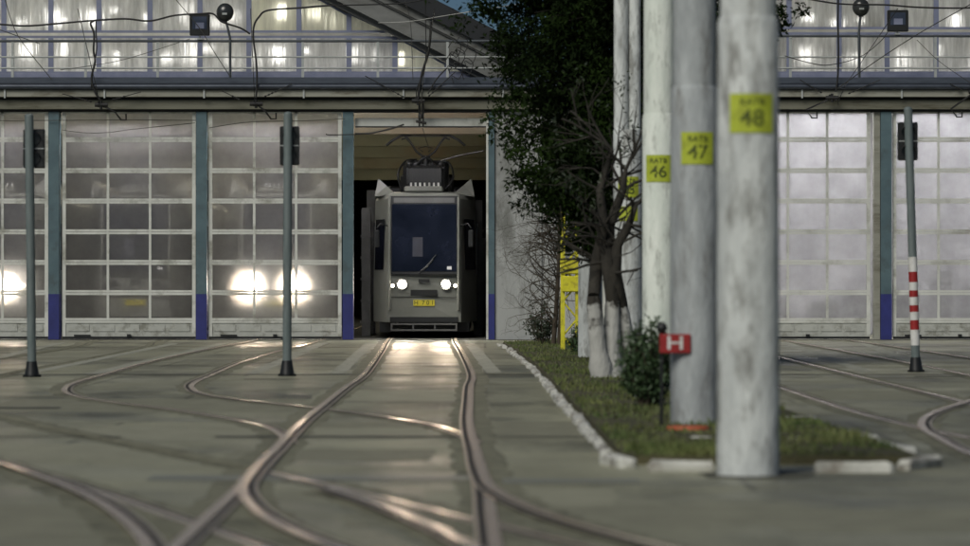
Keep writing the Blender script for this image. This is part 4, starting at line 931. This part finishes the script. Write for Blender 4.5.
cable([(5, 0), (18, 36), (52, 80)], .009, 'thin diagonal wire at the top left corner', 'wire')
cable([(190, 39), (130, 58), (96, 65), (60, 70)], .007, 'thin pale sloping wire left of the floodlight', 'wire')
cable([(975, 2), (920, 33), (875, 62), (836, 90)], .01, 'thin diagonal wire crossing the upper right railing')
cable([(0, 30), (-0, 30), (40, 44)], .009, 'short wire at the left edge by the railing', 'wire')
cable([(917, 40), (940, 62), (972, 84)], .007, 'thin wire falling to the right edge below the floodlight', 'wire')
cable([(378, 23), (410, 21.5), (450, 15), (520, 4)], .008, 'pale wire crossing in front of the sloping eave', 'wire_pale', D - .7)
cable([(404, -2), (410, 20), (412, 50), (413, 80)], .007, 'thin wire crossing the pale one in front of the sloping eave', 'wire', D - .7)
cable([(355, 134), (372, 133), (390, 129), (404, 124.5)], .018, 'black cable curving under the lintel in the open doorway', dd=D - .1)
cable([(355, 134.5), (330, 135), (326, 134)], .01, 'short black cable end beside the open doorway', dd=D - .2)
cable([(441, 161), (458, 156), (484, 151)], .016, 'black cable sloping up inside the open doorway on the right', dd=D + 1)
cable([(486, 111), (491, 120), (505, 124), (516, 114)], .016, 'black cable drooping from the corner of the open doorway')
cable([(-60, 121), (50, 120.5), (130, 120), (196, 120.5)], .008, 'thin taut wire across the closed door between the signal and the second pillar', 'wire', D - .12)
cable([(62, 130), (85, 133), (110, 132.5), (128, 130), (195, 123)], .008, 'slack thin wire across the top row of the closed door', 'wire', D - .12)
cable([(209, 128), (250, 122), (300, 121), (345, 119)], .008, 'thin wire across the top row of the door left of the tram', 'wire', D - .12)
tg = thing('wire_tangle', (px(452), D - .45, Z(60)), 'tangle of coiled black wire hanging on the railing beside the conifer', 'wire tangle')
for k, (x, y) in enumerate([(448, 48), (452, 56), (446, 60), (455, 44), (460, 66), (450, 70), (463, 55)]):
    dd = D - .45 - k * .02; q = MB(); q.tube(catmull([(px(a, dd), dd, pz(b_, dd)) for a, b_ in ((x, y), (x + 6, y - 8), (x + 13, y - 2), (x + 9, y + 9), (x + 2, y + 6), (x + 4, y + 14))], 6), .009, 5); q.build('coil', M['rubber'], tg)
cable([(447, 68), (436, 80), (428, 94)], .014, 'black cable slanting from the wire tangle down to the insulator')
def hanger(x, y, sl, label, hook=True):
    dd = D - .42
    X, z = px(x, dd), pz(y, dd)
    t = thing('wire_hanger', (X, dd, z), label, 'wire hanger', 'insulated wire hangers under the terrace')
    m = MB(); m.tube([(X - .13, dd, z), (X + .14, dd, z)], .045, 8); m.tube([(X, dd, z - .09), (X, dd, z + .09)], .03, 8); m.tube([(X - .05, dd, z - .05), (X - .05, dd, z + .07)], .02, 6); m.tube([(X + .06, dd, z - .06), (X + .06, dd, z + .05)], .02, 6); m.build('insulator', M['rubber'], t)
    for a, b2 in sl:
        m = MB(); A, B = Vector((px(a[0], dd), dd, pz(a[1], dd))), Vector((px(b2[0], dd), dd, pz(b2[1], dd))); m.tube([A, B], .01, 5)
        for k in range(4): m.ball(tuple(A.lerp(B, .05 + k * .12)), .022, 6, 5)
        m.build('stay_wire', M['rubber'], t)
    if hook:
        m = MB(); hx = hook[0]; hy = hook[1]
        m.tube([(X, dd, z), (px(hx - 6, dd), dd, pz(hy - 6, dd)), (px(hx, dd), dd, pz(hy + 2, dd)), (px(hx + 5, dd), dd, pz(hy + 2, dd)), (px(hx + 5, dd), dd, pz(hy - 4, dd))], .02, 6); m.build('hook', M['rubber'], t)
hanger(101, 105, [((92, 102), (62, 94)), ((112, 100), (141, 92))], 'insulated wire hanger below the terrace above the second door from the left', (121, 118))
hanger(256, 104, [((240, 100), (222, 91)), ((264, 97), (292, 84))], 'insulated wire hanger below the terrace above the door left of the tram', (271, 117))
hanger(418, 101, [((405, 98), (365, 76)), ((428, 97), (455, 72))], 'insulated wire hanger above the open doorway', None)
hanger(832, 98, [((822, 93), (800, 80)), ((848, 94), (880, 80))], 'insulated wire hanger above the lit door right of the poles', (812, 116))
hanger(975, 92, [((962, 90), (950, 84)), ((985, 90), (1000, 84))], 'insulated wire hanger at the right edge', (957, 115))
# contact wires running over the tracks into the hall, with droppers at the door
for x, lb in ((421, 'contact wire above the straight track running into the open doorway'), (256, 'contact wire above the closed door left of the tram'), (101, 'contact wire above the second door from the left'), (836, 'contact wire above the lit door on the right')):
    X = px(x); inner = 90 if x == 421 else D - .5
    q = MB(); q.tube([(X, inner, 4.42 if x == 421 else 4.95), (X, D - .42, 4.6 if x == 421 else 5.0), (X + .05, D - 1.5, 5.3), (X + .4, D - 8, 6.4)], .008, 5)
    tag(q.build('contact_wire', M['rubber']), lb, 'wire', 'cables and wires along the depot front')
m = MB(); X = px(421)
m.tube([(X - .03, D - .3, Z(100)), (X - .03, D - .3, Z(127))], .02, 6); m.tube([(X + .05, D - .3, Z(104)), (X + .05, D - .3, Z(128))], .018, 6); m.tube([(X - .1, D - .3, Z(122)), (X + .12, D - .3, Z(124))], .03, 6); m.ball((X, D - .3, Z(117)), .06, 8, 6)
tag(m.build('wire_clamp', M['rubber']), 'black clamp holding the contact wire at the top of the open doorway', 'clamp')
